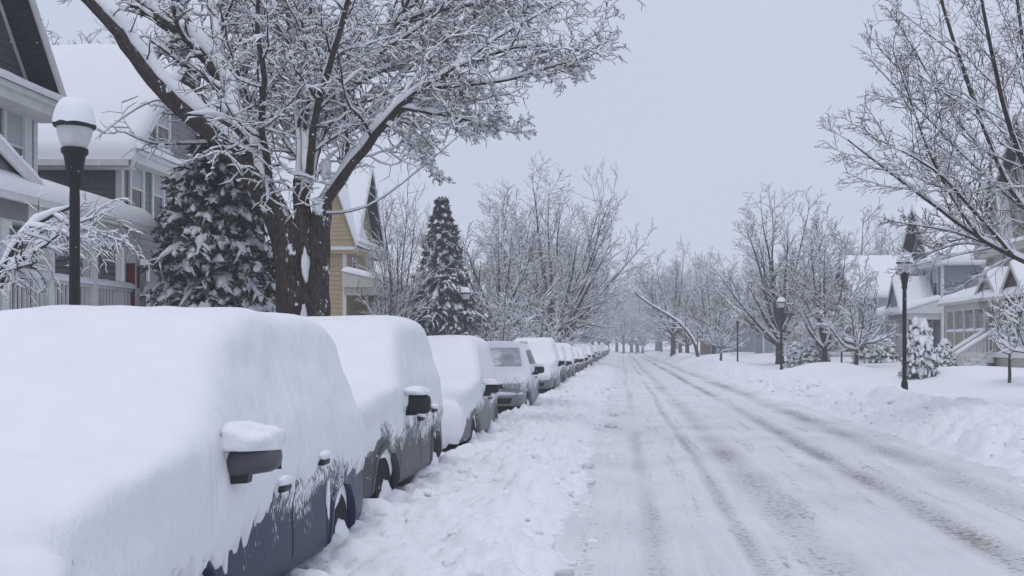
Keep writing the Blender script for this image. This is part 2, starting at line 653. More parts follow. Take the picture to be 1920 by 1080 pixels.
xs = np.concatenate([[-900, -500, -250, -120, -70, -45], np.arange(-32, -8, 1.0), np.arange(-8, -4.2, 0.25),
                     np.arange(-4.2, -0.7, 0.35), [-0.5, 0, 2.5, 4.6], np.arange(5.1, 16, 0.22), np.arange(16.5, 40, 1.5),
                     [50, 70, 120, 250, 500, 900]])
ys = np.concatenate([[-300, -120, -50, -20, -8, -2], y_rows(1.0, 420, 0.022, 0.25), [600, 1000, 1800]])
GX, GY = np.meshgrid(xs, ys, indexing='ij')
V = np.stack([GX, GY, ground_z(GX, GY)], -1).reshape(-1, 3)
ground = obj('ground', np_mesh('ground', V, grid_quads(len(xs), len(ys)), mat='snow_bank'))
tag(ground, kind='structure', label='snow-covered lawns and kerbside ground')

# road: packed snow with ruts and slush
def bend(Y):
    return 0.0 * Y


rx = np.arange(-0.75, 5.5, 0.075)
ry = np.concatenate([[-40, -15, -5], y_rows(-1.0, 260, 0.010, 0.06)])
RX, RY = np.meshgrid(rx, ry, indexing='ij')
wob = 0.12 * perlin2(RY * 0.05, RY * 0, 1.7) + 0.03 * perlin2(RY * 0.4, RY * 0, 5.2)
TRACKS = [(0.25, 0.15, 0.70), (0.62, 0.07, 0.40), (1.08, 0.11, 0.95), (1.62, 0.32, 0.90), (2.15, 0.08, 0.30), (3.12, 0.24, 1.1), (3.55, 0.10, 0.40),
          (4.30, 0.46, 0.90), (4.78, 0.10, 0.3)]
slush = np.zeros_like(RX)
rut = np.zeros_like(RX)
for k, (tx, tw, ts) in enumerate(TRACKS):
    lat = RX - tx - wob * (1 + 0.3 * math.sin(k * 2.1)) - 0.16 * perlin2(RY * 0.09, RY * 0 + k, 9.0) - 0.05 * perlin2(RY * 0.9, RX * 1.5 + k * 3, 10.0)
    prof = np.exp(-(lat / tw) ** 2)
    patch = 0.72 + 0.7 * perlin2(RY * 0.10 + k * 7.0, RX * 0.5, 2.0) + 0.6 * perlin2(RY * 0.5 + k * 3.0, RX * 1.2, 4.0)
    slush = np.maximum(slush, ts * prof * np.clip(patch, 0, 1.1))
    rut += 0.028 * ts * prof
    rut -= 0.012 * ts * (np.exp(-((np.abs(lat) - tw * 1.7) / (tw * 0.5)) ** 2))
edge = sstep(0.15, -0.6, RX) + sstep(4.75, 5.4, RX)
RZ = 0.055 - rut + 0.10 * edge * 0.3 + 0.010 * perlin2(RX * 2.5, RY * 1.2, 6.0) + 0.006 * perlin2(RX * 8, RY * 5, 3.0)
V = np.stack([RX, RY, RZ], -1).reshape(-1, 3)
me = np_mesh('road', V, grid_quads(len(rx), len(ry)))
att = me.attributes.new('slush', 'FLOAT', 'POINT')
att.data.foreach_set('value', slush.ravel().astype(np.float32))
m, n, l, b = new_mat('packed_snow')
a_ = n.new('ShaderNodeAttribute'); a_.attribute_name = 'slush'
mp = mapping(n, l, (1, 1, 1))
mp_s = mapping(n, l, (5.0, 0.32, 1))
n1 = noise_n(n, l, mp.outputs[0], 9, 6, 0.75)
n2 = noise_n(n, l, mp_s.outputs[0], 2.4, 6, 0.72)
mp_c = mapping(n, l, (0.6, 1.0, 1))
n3 = noise_n(n, l, mp_c.outputs[0], 24, 5, 0.75)
n4 = noise_n(n, l, mp.outputs[0], 0.55, 3, 0.5)
ad = n.new('ShaderNodeMath'); ad.operation = 'MULTIPLY_ADD'; ad.inputs[1].default_value = 0.9
l.new(n2.outputs['Fac'], ad.inputs[0]); l.new(n1.outputs['Fac'], ad.inputs[2])
mu = n.new('ShaderNodeMath'); mu.operation = 'MULTIPLY'
l.new(ad.outputs[0], mu.inputs[0]); l.new(a_.outputs['Fac'], mu.inputs[1])
sm = ramp(n, l, mu.outputs[0], [(0.22, (0, 0, 0)), (0.44, (0.30, 0.30, 0.30)), (0.70, (0.55, 0.55, 0.55)), (1.0, (0.95, 0.95, 0.95))])
mixb = n.new('ShaderNodeMath'); mixb.operation = 'MULTIPLY_ADD'; mixb.inputs[1].default_value = 0.75
l.new(n2.outputs['Fac'], mixb.inputs[0]); l.new(n4.outputs['Fac'], mixb.inputs[2])
base = ramp(n, l, mixb.outputs[0], [(0.66, (0.70, 0.715, 0.745)), (1.02, (0.81, 0.822, 0.845))])
mx = n.new('ShaderNodeMix'); mx.data_type = 'RGBA'
l.new(sm.outputs['Color'], mx.inputs[0]); l.new(base.outputs['Color'], mx.inputs[6])
mx.inputs[7].default_value = (0.51, 0.50, 0.515, 1)
# dark crumbs of grit and bare patches inside the tracks
cr = n.new('ShaderNodeMath'); cr.operation = 'MULTIPLY_ADD'; cr.inputs[1].default_value = 0.20
mxs = n.new('ShaderNodeMath'); mxs.operation = 'MAXIMUM'
n5 = noise_n(n, l, mp_s.outputs[0], 0.9, 3, 0.6)
r5 = ramp(n, l, n5.outputs['Fac'], [(0.48, (0, 0, 0)), (0.66, (0.75, 0.75, 0.75))])
l.new(r5.outputs['Color'], mxs.inputs[0]); l.new(a_.outputs['Fac'], mxs.inputs[1])
l.new(mxs.outputs[0], cr.inputs[0]); l.new(n3.outputs['Fac'], cr.inputs[2])
crm = ramp(n, l, cr.outputs[0], [(0.645, (0, 0, 0)), (0.74, (0.75, 0.75, 0.75))])
mx2 = n.new('ShaderNodeMix'); mx2.data_type = 'RGBA'
l.new(crm.outputs['Color'], mx2.inputs[0]); l.new(mx.outputs[2], mx2.inputs[6])
mx2.inputs[7].default_value = (0.15, 0.14, 0.14, 1)
l.new(mx2.outputs[2], b.inputs['Base Color'])
b.inputs['Roughness'].default_value = 0.75
b.inputs['Specular IOR Level'].default_value = 0.2
b1 = bump(n, l, n2.outputs['Fac'], 0.5, 0.02, None)
b2 = bump(n, l, n1.outputs['Fac'], 0.7, 0.03, None, b1)
bump(n, l, n3.outputs['Fac'], 0.7, 0.02, b, b2)
me.materials.append(m)
road = obj('road', me)
tag(road, kind='structure', label='snow-packed street with grey slushy wheel tracks')


def billow(X, Y, s, o):
    return np.abs(perlin2(X / s, Y / s, o))


def bank_patch(name, x0, x1, dx, prof, lumps, label, kdy=0.0055, mn=0.030, y0=1.2, y1=210):
    bx = np.arange(x0, x1 + dx * 0.5, dx)
    by = y_rows(y0, y1, kdy, mn)
    X, Y = np.meshgrid(bx, by, indexing='ij')
    warp = 0.12 * perlin2(X * 2, Y * 2, 40.0)
    warp2 = 0.12 * perlin2(X * 2, Y * 2, 60.0)
    z = prof(X, Y) + lumps(X + warp, Y + warp2)
    V = np.stack([X + 0.04 * perlin2(X * 4, Y * 4, 71.0), Y, z], -1).reshape(-1, 3)
    o = obj(name, np_mesh(name, V, grid_quads(len(bx), len(by)), mat='snow_bank'))
    tag(o, kind='structure', label=label)
    return o


def left_prof(X, Y):
    e = -0.35 + 0.22 * perlin2(Y * 0.35, Y * 0, 12.0) + 0.10 * perlin2(Y * 1.6, Y * 0, 13.0)
    up = sstep(0, 1, (e - X) / 0.55)
    z = 0.03 + up * (0.18 + 0.10 * perlin2(X * 0.9, Y * 0.5, 14.0)) + 0.05 * sstep(-0.9, -1.7, X)
    z = np.where(X > e, z + 0.006 - 0.05 * sstep(0.1, 0.75, X - e), z)
    return z - 0.14 * sstep(-2.25, -2.6, X)


def left_lumps(X, Y):
    e = -0.30 + 0.22 * perlin2(Y * 0.35, Y * 0, 12.0)
    a = sstep(0.0, 0.35, e - X)
    rough_ = 0.55 + 0.9 * np.clip(0.5 + perlin2(X * 0.7, Y * 0.45, 31.0), 0, 1)
    t = 0.20 * billow(X * 0.9, Y * 0.75, 0.62, 20.0) + 0.16 * billow(X, Y, 0.30, 21.0) + 0.075 * billow(X, Y, 0.14, 22.0) + 0.03 * billow(X, Y, 0.07, 23.0)
    small = (0.075 * billow(X, Y, 0.16, 24.0) + 0.05 * billow(X, Y, 0.07, 28.0) - 0.012) * sstep(0.75, 0.0, X - e) * (X > e - 0.1)
    return a * rough_ * (1.55 * t - 0.07) + small


def right_prof(X, Y):
    e = 4.95 + 0.25 * perlin2(Y * 0.22, Y * 0, 15.0) + 0.08 * perlin2(Y * 1.1, Y * 0, 16.0)
    u = sstep(0, 1, (X - e) / 0.9)
    z = -0.04 + 0.10 * sstep(-0.2, 0.0, X - e) + u * (0.30 + 0.16 * perlin2(X * 0.7, Y * 0.35, 17.0)) + 0.22 * sstep(5.5, 6.5, X)
    return z - 0.30 * sstep(7.0, 8.2, X) * (1 + 0.0 * Y)


def right_lumps(X, Y):
    a = sstep(4.95, 5.35, X) * sstep(8.0, 6.8, X)
    t = 0.20 * billow(X, Y, 0.85, 25.0) + 0.13 * billow(X, Y, 0.36, 26.0) + 0.07 * billow(X, Y, 0.16, 27.0)
    return a * (0.5 + 0.9 * np.clip(0.5 + perlin2(X * 0.5, Y * 0.3, 33.0), 0, 1)) * (2.0 * t - 0.10)


bank_left = bank_patch('snow_bank', -2.7, 0.62, 0.033, left_prof, left_lumps,
                       'lumpy ploughed snow bank between the parked cars and the road')
bank_right = bank_patch('snow_bank', 4.6, 8.3, 0.05, right_prof, right_lumps,
                        'lumpy ploughed snow bank along the lawn side of the road', kdy=0.006, mn=0.06, y0=6.0)

# ------------------------------------------------------------------ implicit surfaces (surface nets)
def surface_nets(F, origin, h):
    nx, ny, nz = F.shape
    S = F < 0
    c = [S[dx:nx - 1 + dx, dy:ny - 1 + dy, dz:nz - 1 + dz] for dx in (0, 1) for dy in (0, 1) for dz in (0, 1)]
    cnt = sum(x.astype(np.int8) for x in c)
    act = (cnt > 0) & (cnt < 8)
    I = np.argwhere(act)
    idx = np.full(act.shape, -1, np.int64)
    idx[act] = np.arange(len(I))
    acc = np.zeros((len(I), 3)); num = np.zeros(len(I))
    corners = [(dx, dy, dz) for dx in (0, 1) for dy in (0, 1) for dz in (0, 1)]
    vals = {cc: F[I[:, 0] + cc[0], I[:, 1] + cc[1], I[:, 2] + cc[2]] for cc in corners}
    for a in corners:
        for ax in range(3):
            if a[ax] == 1:
                continue
            b_ = list(a); b_[ax] = 1; b_ = tuple(b_)
            fa, fb = vals[a], vals[b_]
            mk = (fa < 0) != (fb < 0)
            t = fa[mk] / (fa[mk] - fb[mk])
            p = np.zeros((mk.sum(), 3)); p += np.array(a, float)
            p[:, ax] += t
            acc[mk] += p; num[mk] += 1
    V = (I + acc / num[:, None]) * h + origin
    Q = []
    for ax in range(3):
        A = np.take(S, range(0, S.shape[ax] - 1), axis=ax)
        B = np.take(S, range(1, S.shape[ax]), axis=ax)
        E = np.argwhere(A != B)
        a1, a2 = (ax + 1) % 3, (ax + 2) % 3
        ok = (E[:, a1] > 0) & (E[:, a2] > 0) & (E[:, a1] < F.shape[a1] - 1) & (E[:, a2] < F.shape[a2] - 1)
        E = E[ok]
        ins = S[E[:, 0], E[:, 1], E[:, 2]]

        def cell(d1, d2):
            e = E.copy(); e[:, a1] -= d1; e[:, a2] -= d2
            return idx[e[:, 0], e[:, 1], e[:, 2]]
        q = np.stack([cell(1, 1), cell(0, 1), cell(0, 0), cell(1, 0)], -1)
        q[~ins] = q[~ins][:, ::-1]
        Q.append(q)
    return V, np.concatenate(Q)


def blur3(F, r):
    for ax in range(3):
        for _ in range(2):
            G = np.cumsum(np.concatenate([np.repeat(np.take(F, [0], ax), r + 1, ax), F, np.repeat(np.take(F, [-1], ax), r, ax)], ax), axis=ax)
            n_ = F.shape[ax]
            F = (np.take(G, range(2 * r + 1, 2 * r + 1 + n_), ax) - np.take(G, range(0, n_), ax)) / (2 * r + 1)
    return F


def poly_sdf(P, y, z):
    """signed distance to a polygon in the (y, z) plane"""
    d = np.full(y.shape, 1e9); ins = np.zeros(y.shape, bool)
    n_ = len(P)
    for i in range(n_):
        a, b_ = P[i], P[(i + 1) % n_]
        ey, ez = b_[0] - a[0], b_[1] - a[1]
        wy, wz = y - a[0], z - a[1]
        t = np.clip((wy * ey + wz * ez) / (ey * ey + ez * ez), 0, 1)
        d = np.minimum(d, np.hypot(wy - ey * t, wz - ez * t))
        c1 = (z >= a[1]) & (z < b_[1]) & (ey * wz - ez * wy > 0)
        c2 = (z < a[1]) & (z >= b_[1]) & (ey * wz - ez * wy < 0)
        ins ^= (c1 | c2)
    return np.where(ins, -d, d)


def smax(a, b_, k):
    h = np.clip(0.5 + 0.5 * (a - b_) / k, 0, 1)
    return b_ + (a - b_) * h + k * h * (1 - h)


PROFILES = {   # side outline (y from the nose, z), belt height, width, wheel y's, wheel radius
    'van': dict(P=[(0.10, .30), (0.0, .50), (0.03, .78), (0.20, .95), (1.02, 1.10), (1.25, 1.20), (2.05, 1.72), (2.7, 1.80), (4.2, 1.79),
                   (4.62, 1.66), (4.86, 1.05), (4.95, .85), (4.93, .42), (4.75, .28)], belt=1.02, W=1.94, wheels=(0.94, 3.86), R=0.34, arch=0.40, mirror=(1.45, 1.15)),
    'suv': dict(P=[(0.10, .34), (0.0, .52), (0.03, .86), (0.16, 1.02), (1.15, 1.14), (1.30, 1.20), (1.98, 1.74), (2.5, 1.83), (3.95, 1.81),
                   (4.33, 1.64), (4.50, 1.1), (4.56, .9), (4.54, .46), (4.4, .34)], belt=1.08, W=1.88, wheels=(0.86, 3.54), R=0.36, arch=0.43, mirror=(1.62, 1.16)),
    'crossover': dict(P=[(0.10, .30), (0.0, .48), (0.03, .74), (0.18, .90), (1.15, 1.06), (1.32, 1.12), (2.05, 1.60), (2.6, 1.69), (3.7, 1.64),
                         (4.2, 1.42), (4.42, 1.02), (4.48, .82), (4.46, .42), (4.3, .30)], belt=1.0, W=1.82, wheels=(0.86, 3.5), R=0.34, arch=0.40, mirror=(1.66, 1.06)),
    'sedan': dict(P=[(0.10, .26), (0.0, .42), (0.03, .62), (0.18, .74), (1.25, .92), (1.42, .97), (2.2, 1.38), (2.7, 1.46), (3.3, 1.42),
                     (4.0, 1.10), (4.5, 1.04), (4.68, .95), (4.72, .40), (4.55, .27)], belt=.9, W=1.80, wheels=(0.9, 3.65), R=0.32, arch=0.37, mirror=(1.72, .98)),
}


def body_field(pr, wells=True, shrink=0.05, k=0.10):
    P, W, belt = pr['P'], pr['W'], pr['belt']
    L = max(p[0] for p in P)

    def f(x, y, z):
        ax = np.abs(x)
        prof = poly_sdf(P, y, z) if y.ndim == 1 else poly_sdf(P, *np.broadcast_arrays(y, z))
        end = np.clip(np.abs(y - L / 2) / (L / 2), 0, 1.2)
        w = W / 2 - 0.10 * end ** 5 - 0.03 * end ** 2
        w = w - 0.42 * np.clip(z - belt, 0, None) * (0.75 + 0.25 * np.clip((z - belt), 0, 1)) - 0.10 * np.clip(0.45 - z, 0, None)
        # slight waist crease
        w = w + 0.018 * np.exp(-((z - belt + 0.16) / 0.05) ** 2) - 0.012 * np.exp(-((z - belt + 0.33) / 0.12) ** 2)
        side = (ax - w) * 0.93
        d = smax(prof, side, k)
        if wells:
            for wy in pr['wheels']:
                cyl = np.hypot(y - wy, z - pr['R']) - pr['arch']
                inner = 0.60 - ax
                d = np.maximum(d, -np.maximum(cyl, inner))
        return d
    return f, L


def field_grid(pr, h, pad, zmin=-0.1):
    L = max(p[0] for p in pr['P']); zm = max(p[1] for p in pr['P'])
    X = np.arange(-pr['W'] / 2 - pad, pr['W'] / 2 + pad + h, h)
    Y = np.arange(-pad, L + pad + h, h)
    Z = np.arange(zmin, zm + pad + h, h)
    return X, Y, Z


def body_mesh(pr, h, mat):
    X, Y, Z = field_grid(pr, h, 0.12, 0.1)
    f, L = body_field(pr)
    F = f(X[:, None, None], Y[None, :, None], Z[None, None, :])
    V, Q = surface_nets(F, np.array([X[0], Y[0], Z[0]]), h)
    for _ in range(2):
        e = 0.004
        f0 = f(V[:, 0], V[:, 1], V[:, 2])
        g = np.stack([f(V[:, 0] + e, V[:, 1], V[:, 2]) - f0, f(V[:, 0], V[:, 1] + e, V[:, 2]) - f0, f(V[:, 0], V[:, 1], V[:, 2] + e) - f0], -1) / e
        g2 = np.maximum((g ** 2).sum(-1), 0.2)
        V = V - np.clip(f0 / g2, -0.02, 0.02)[:, None] * g
    return np_mesh('body', V, Q, mat=mat)


def snow_mesh(pr, h, edge, seed=0.0, top=0.20, side=0.05, front=0.14, blur=0.10, streak=0.10, mat='snow_car', frontdip=0.0):
    """blanket of snow: the smoothed body grown by a thickness that runs out at a ragged lower edge.
    edge(y) = height of the lower edge on the street side"""
    X, Y, Z = field_grid(pr, h, 0.36, 0.2)
    f, L = body_field(pr, wells=False, k=0.16)
    F = f(X[:, None, None], Y[None, :, None], Z[None, None, :])
    B = blur3(F, max(1, int(blur / h)))
    gz = np.gradient(B, h, axis=2); gy = np.gradient(B, h, axis=1)
    band = np.argwhere(np.abs(B) < 0.34)
    i, j, k = band.T
    p = np.stack([X[i], Y[j], Z[k]], -1)
    nz, ny = np.clip(gz[i, j, k], -1, 1), np.clip(gy[i, j, k], -1, 1)
    T = side + (top - side) * sstep(0.25, 0.95, nz)
    fr = sstep(0.25, 0.8, -ny)
    T = np.maximum(T, fr * front)
    big = perlin(p * np.array([0.9, 0.9, 1.1]) + seed)
    mid = perlin(p * 3.1 + seed * 2 + 5)
    T = T * (1 + 0.38 * big) + 0.022 * mid + 0.010 * perlin(p * 6.3 + seed)
    T += (0.016 * perlin(p * np.array([6, 8, 2.0]) + seed) + 0.012 * perlin(p * np.array([11, 15, 4.5]) + seed)) * (1 - sstep(0.3, 0.8, nz))
    # ragged lower edge
    ze = edge(p[:, 1]) * (1 - fr) + (0.42 + frontdip) * fr
    rag = streak * perlin(np.stack([p[:, 0] * 6, p[:, 1] * 12, p[:, 2] * 1.6], -1) + seed + 9) \
        + 0.6 * streak * perlin(np.stack([p[:, 0] * 14, p[:, 1] * 24, p[:, 2] * 3.5], -1) + seed + 19)
    cover = sstep(-0.05, 0.09, p[:, 2] - ze + rag * 1.6)
    thin = 0.40 + 0.60 * sstep(0.0, 0.45, p[:, 2] - ze)
    T = T * np.where(fr > 0.5, 1.0, np.maximum(thin, sstep(0.4, 0.8, nz)))
    T = T * cover - 0.035 * (1 - cover)
    Fs = B.copy()
    Fs[i, j, k] = B[i, j, k] - T
    # never let the blur uncover the roof: outside the rag zone snow lies over the real body
    real = F[i, j, k] - np.where(cover > 0.5, 0.35 * T, -0.05)
    Fs[i, j, k] = np.minimum(Fs[i, j, k], real)
    V, Q = surface_nets(Fs, np.array([X[0], Y[0], Z[0]]), h)
    return np_mesh('snow_cover', V, Q, mat=mat)


def trace(f, P, D, n_=60):
    """sphere trace points P along D to the body surface"""
    t = np.zeros(len(P))
    for _ in range(n_):
        q = P + D * t[:, None]
        t += np.clip(f(q[:, 0], q[:, 1], q[:, 2]) * 0.8, -0.05, 0.2)
    return P + D * t[:, None]


def patch(name, f, quad, D, off, mat, parent, nu=8, nv=8, thick=0.0):
    """a panel that follows the body surface: quad of start points, traced along D"""
    c = [np.array(p, float) for p in quad]
    D = np.array(D, float); D /= np.linalg.norm(D)
    u, v = np.meshgrid(np.linspace(0, 1, nu), np.linspace(0, 1, nv), indexing='ij')
    P = (c[0] * ((1 - u) * (1 - v))[..., None] + c[1] * (u * (1 - v))[..., None] + c[2] * (u * v)[..., None] + c[3] * ((1 - u) * v)[..., None]).reshape(-1, 3)
    S = trace(f, P, np.broadcast_to(D, P.shape)) - D * off
    In = S + D * (off + 0.02)
    q = grid_quads(nu, nv)
    ids = np.arange(nu * nv).reshape(nu, nv)
    ring = np.concatenate([ids[:, 0], ids[-1, 1:], ids[-2::-1, -1], ids[0, -2:0:-1]])
    r2 = np.roll(ring, -1)
    sd = np.stack([ring, ring + nu * nv, r2 + nu * nv, r2], -1)
    return obj(name, np_mesh(name, np.concatenate([S, In]), np.concatenate([q, sd]), mat=mat), parent)


def strip(name, f, pts, w, off, mat, parent, side=1):
    """narrow strip along (y, z) points on the flank"""
    pts = np.array(pts, float)
    V, Q = [], []
    for (y, z) in pts:
        for s in (-1, 1):
            V.append((y + s * w / 2, z))
    V = np.array(V)
    P = np.stack([np.full(len(V), 1.4 * side), V[:, 0], V[:, 1]], -1)
    D = np.broadcast_to(np.array([-1.0 * side, 0, 0]), P.shape)
    S = trace(f, P, D) + np.array([off * side, 0, 0])
    for i in range(len(pts) - 1):
        Q.append((2 * i, 2 * i + 1, 2 * i + 3, 2 * i + 2))
    return obj(name, np_mesh(name, S, np.array(Q), mat=mat, smooth=False), parent)


def lump_mesh(size, seed, mat='snow_small', n_=8, amp=0.25, flat=0.0):
    V, q = rounded_box((2, 2, 2), 0.98, n_)
    V = V / np.linalg.norm(V, axis=1, keepdims=True)
    V = V * (1 + amp * perlin(V * 1.3 + seed)[:, None] + 0.35 * amp * perlin(V * 3.1 + seed)[:, None])
    if flat:
        V[:, 2] = np.maximum(V[:, 2], -flat)
    return np_mesh('snow_cover', V * np.array(size), q, mat=mat)


WHEEL_MESH = {}


def wheel_meshes(R):
    if R in WHEEL_MESH:
        return WHEEL_MESH[R]
    w = 0.105
    t = MB().lathe([(R * 0.62, -w), (R * 0.9, -w), (R * 0.985, -w * 0.72), (R, -w * 0.3), (R, w * 0.3), (R * 0.985, w * 0.72), (R * 0.9, w), (R * 0.62, w)], 36, axis='x')
    tm = t.mesh('tyre', 'rubber', True)
    r_ = MB().lathe([(R * 0.64, w * 0.1), (R * 0.66, w * 0.95), (R * 0.60, w * 0.9), (R * 0.57, w * 0.45), (0.05, w * 0.4)], 36, axis='x')
    for k in range(5):
        a = 2 * math.pi * k / 5 + 0.3
        r_.bar((w * 0.65, 0.03 * math.cos(a), 0.03 * math.sin(a)), (w * 0.78, R * 0.6 * math.cos(a), R * 0.6 * math.sin(a)), 0.055, 0.03)
    r_.lathe([(0.06, w * 0.4), (0.06, w * 0.85), (0.04, w * 0.95)], 16, axis='x')
    rm = r_.mesh('rim', 'rim_metal', False)
    sm_ = lump_mesh((0.07, R * 0.80, R * 0.72), 3.7 + R, amp=0.5)
    sm2 = lump_mesh((w * 1.15, R * 0.62, 0.055), 8.7 + R, amp=0.4)
    WHEEL_MESH[R] = (tm, rm, sm_, sm2)
    return WHEEL_MESH[R]


def add_wheels(root, pr, snowy=True, sides=(1, -1)):
    tm, rm, sm_, sm2 = wheel_meshes(pr['R'])
    for wy in pr['wheels']:
        for s in sides:
            wh = obj('wheel', tm, root, (s * (pr['W'] / 2 - 0.17), wy, pr['R']), (0, 0, 0 if s > 0 else math.pi))
            obj('rim', rm, wh)
            if snowy:
                obj('snow_cover', sm_, wh, (0.075, 0.02, -pr['R'] * 0.30))
                obj('snow_cover', sm2, wh, (0.0, 0.0, pr['R'] * 0.97))


def arch_ring(pr, wy, f, mat, root, side=1, w=0.05, off=0.014):
    """moulded lip round a wheel opening"""
    R = pr['arch']
    a = np.radians(np.linspace(-28, 208, 34))
    rows = []
    for rr, o in ((R - 0.012, -0.05), (R - 0.006, off), (R + w * 0.6, off), (R + w, -0.002)):
        y = wy + rr * np.cos(a); z = pr['R'] + rr * np.sin(a)
        P = np.stack([np.full(len(a), 1.4 * side), wy + (R + w) * np.cos(a), pr['R'] + (R + w) * np.sin(a)], -1)
        S = trace(f, P, np.broadcast_to(np.array([-1.0 * side, 0, 0]), P.shape))
        rows.append(np.stack([S[:, 0] + o * side, y, z], -1))
    V = np.concatenate(rows)
    return obj('wheel_arch', np_mesh('wheel_arch', V, grid_quads(4, len(a))[:, ::(-1 if side > 0 else 1)], mat=mat), root)


def make_mirror(root, pr, mat, side=1, size=(0.24, 0.12, 0.155), snow=0.10, foot='black_plastic', tilt=0.05, seed=1.0, reach=0.16):
    my, mz = pr['mirror']
    x = side * (pr['W'] / 2 + reach)
    V, q = rounded_box(size, 0.062, 8)
    V[:, 2] *= 1 - 0.10 * (V[:, 0] * side / (size[0] / 2)) * 0.6
    V[:, 2] += V[:, 0] * side * tilt
    o = obj('mirror', np_mesh('mirror', V, q, mat=mat), root, (x, my, mz))
    MB().hexa([(x - side * 0.24, my - 0.045, mz - 0.125), (x - side * 0.02, my - 0.035, mz - 0.115), (x - side * 0.02, my + 0.035, mz - 0.115), (x - side * 0.24, my + 0.045, mz - 0.125),
               (x - side * 0.24, my - 0.045, mz - 0.065), (x - side * 0.01, my - 0.035, mz - 0.055), (x - side * 0.01, my + 0.035, mz - 0.055), (x - side * 0.24, my + 0.045, mz - 0.065)]
              ).build('mirror_foot', foot, root)
    MB().box(-size[0] * 0.42, size[0] * 0.42, 0, 0.006, -size[2] * 0.36, size[2] * 0.36).build('mirror_glass', 'glass', o, loc=(0, size[1] / 2 + 0.001, 0))
    if snow:
        me = lump_mesh((size[0] * 0.60, size[1] * 0.85, snow), seed, mat='snow_car', n_=12, amp=0.42, flat=0.5)
        obj('snow_cover', me, root, (x - side * 0.03, my, mz + size[2] * 0.47 + snow * 0.42))
        # snow bridging the housing and the door
        me = lump_mesh((0.10, size[1] * 0.8, size[2] * 0.62), seed + 3, mat='snow_car', n_=10, amp=0.2)
        obj('snow_cover', me, root, (x - side * (size[0] * 0.5 + 0.05), my, mz + 0.03))
    return o


def handle(root, f, y, z, mat, side=1, snow=True, seed=0.0):
    S = trace(f, np.array([[1.4 * side, y, z]]), np.array([[-1.0 * side, 0, 0]]))[0]
    V, q = rounded_box((0.06, 0.17, 0.045), 0.02, 4)
    obj('door_handle', np_mesh('door_handle', V, q, mat=mat), root, (S[0] + side * 0.03, y, z))
    if snow:
        obj('snow_cover', lump_mesh((0.040, 0.115, 0.032), seed, n_=8, amp=0.3, mat='snow_car'), root, (S[0] + side * 0.03, y, z + 0.045))


GREENHOUSE = {'van': [(1.55, 1.10), (2.12, 1.60), (4.35, 1.60), (4.60, 1.12)], 'suv': [(1.55, 1.17), (2.05, 1.64), (4.05, 1.64), (4.28, 1.18)],
              'crossover': [(1.60, 1.09), (2.12, 1.52), (3.62, 1.52), (4.05, 1.10)], 'sedan': [(1.70, .96), (2.25, 1.33), (3.25, 1.33), (3.85, 1.0)]}


def car_extras(root, kind, pr, f, trim, lights=True):
    """glass, lamps, seams: the parts under and around the snow"""
    L = max(p[0] for p in pr['P'])
    g = GREENHOUSE[kind]
    for s in (1, -1):
        patch('side_window', f, [(1.4 * s, *g[0]), (1.4 * s, *g[3]), (1.4 * s, *g[2]), (1.4 * s, *g[1])], (-s, 0, 0), 0.004, 'glass', root, 12, 6)
    p = pr['P']
    b0, b1 = p[5], p[6]
    nrm = np.array([0, b1[1] - b0[1], -(b1[0] - b0[0])]); nrm /= np.linalg.norm(nrm)
    q = []
    for (t, hw) in ((0.10, 0.70), (0.94, 0.58)):
        y = b0[0] + (b1[0] - b0[0]) * t; z = b0[1] + (b1[1] - b0[1]) * t
        q.append(((-hw, y, z), (hw, y, z)))
    quad = [np.array(q[0][0]) - nrm * 0.4, np.array(q[0][1]) - nrm * 0.4, np.array(q[1][1]) - nrm * 0.4, np.array(q[1][0]) - nrm * 0.4]
    ws = patch('windshield', f, quad, nrm, 0.005, 'frost_glass', root, 16, 10)
    zl = pr['P'][2][1] - 0.06
    for s in (1, -1):
        patch('headlight', f, [(s * 0.42, -0.4, zl - 0.06), (s * 0.84, -0.4, zl - 0.04), (s * 0.84, -0.4, zl + 0.09), (s * 0.42, -0.4, zl + 0.07)], (0, 1, 0), 0.006, 'headlight', root, 8, 5)
        patch('taillight', f, [(s * 0.62, L + 0.4, 0.8), (s * 0.84, L + 0.4, 0.8), (s * 0.82, L + 0.4, 1.1), (s * 0.62, L + 0.4, 1.1)], (0, -1, 0), 0.006, 'lens_red', root, 5, 5)
    patch('grille', f, [(-0.38, -0.4, zl - 0.05), (0.38, -0.4, zl - 0.05), (0.38, -0.4, zl + 0.06), (-0.38, -0.4, zl + 0.06)], (0, 1, 0), 0.008, 'black_plastic', root, 8, 4)
    patch('lower_grille', f, [(-0.55, -0.4, 0.40), (0.55, -0.4, 0.40), (0.60, -0.4, 0.54), (-0.60, -0.4, 0.54)], (0, 1, 0), 0.008, 'black_plastic', root, 8, 4)
    return ws


def seams(root, f, pr, ys_, side=1, z0=0.42, z1=None):
    z1 = z1 or pr['belt'] + 0.02
    for y in ys_:
        pts = [(y + 0.03 * math.sin(3 * t), z0 + (z1 - z0) * t) for t in np.linspace(0, 1, 12)]
        strip('door_seam', f, pts, 0.012, 0.0025, 'well_dark', root, side)


def car_root(name, label, kind, sidex, y_front, group='cars parked along the kerb', cat='car', rz=0.0):
    pr = PROFILES[kind]
    return thing(name, label, cat, (sidex - pr['W'] / 2, y_front, 0.0), rz, group), pr


def piece(pts):
    P = np.array(pts)
    return lambda y: np.interp(y, P[:, 0], P[:, 1])


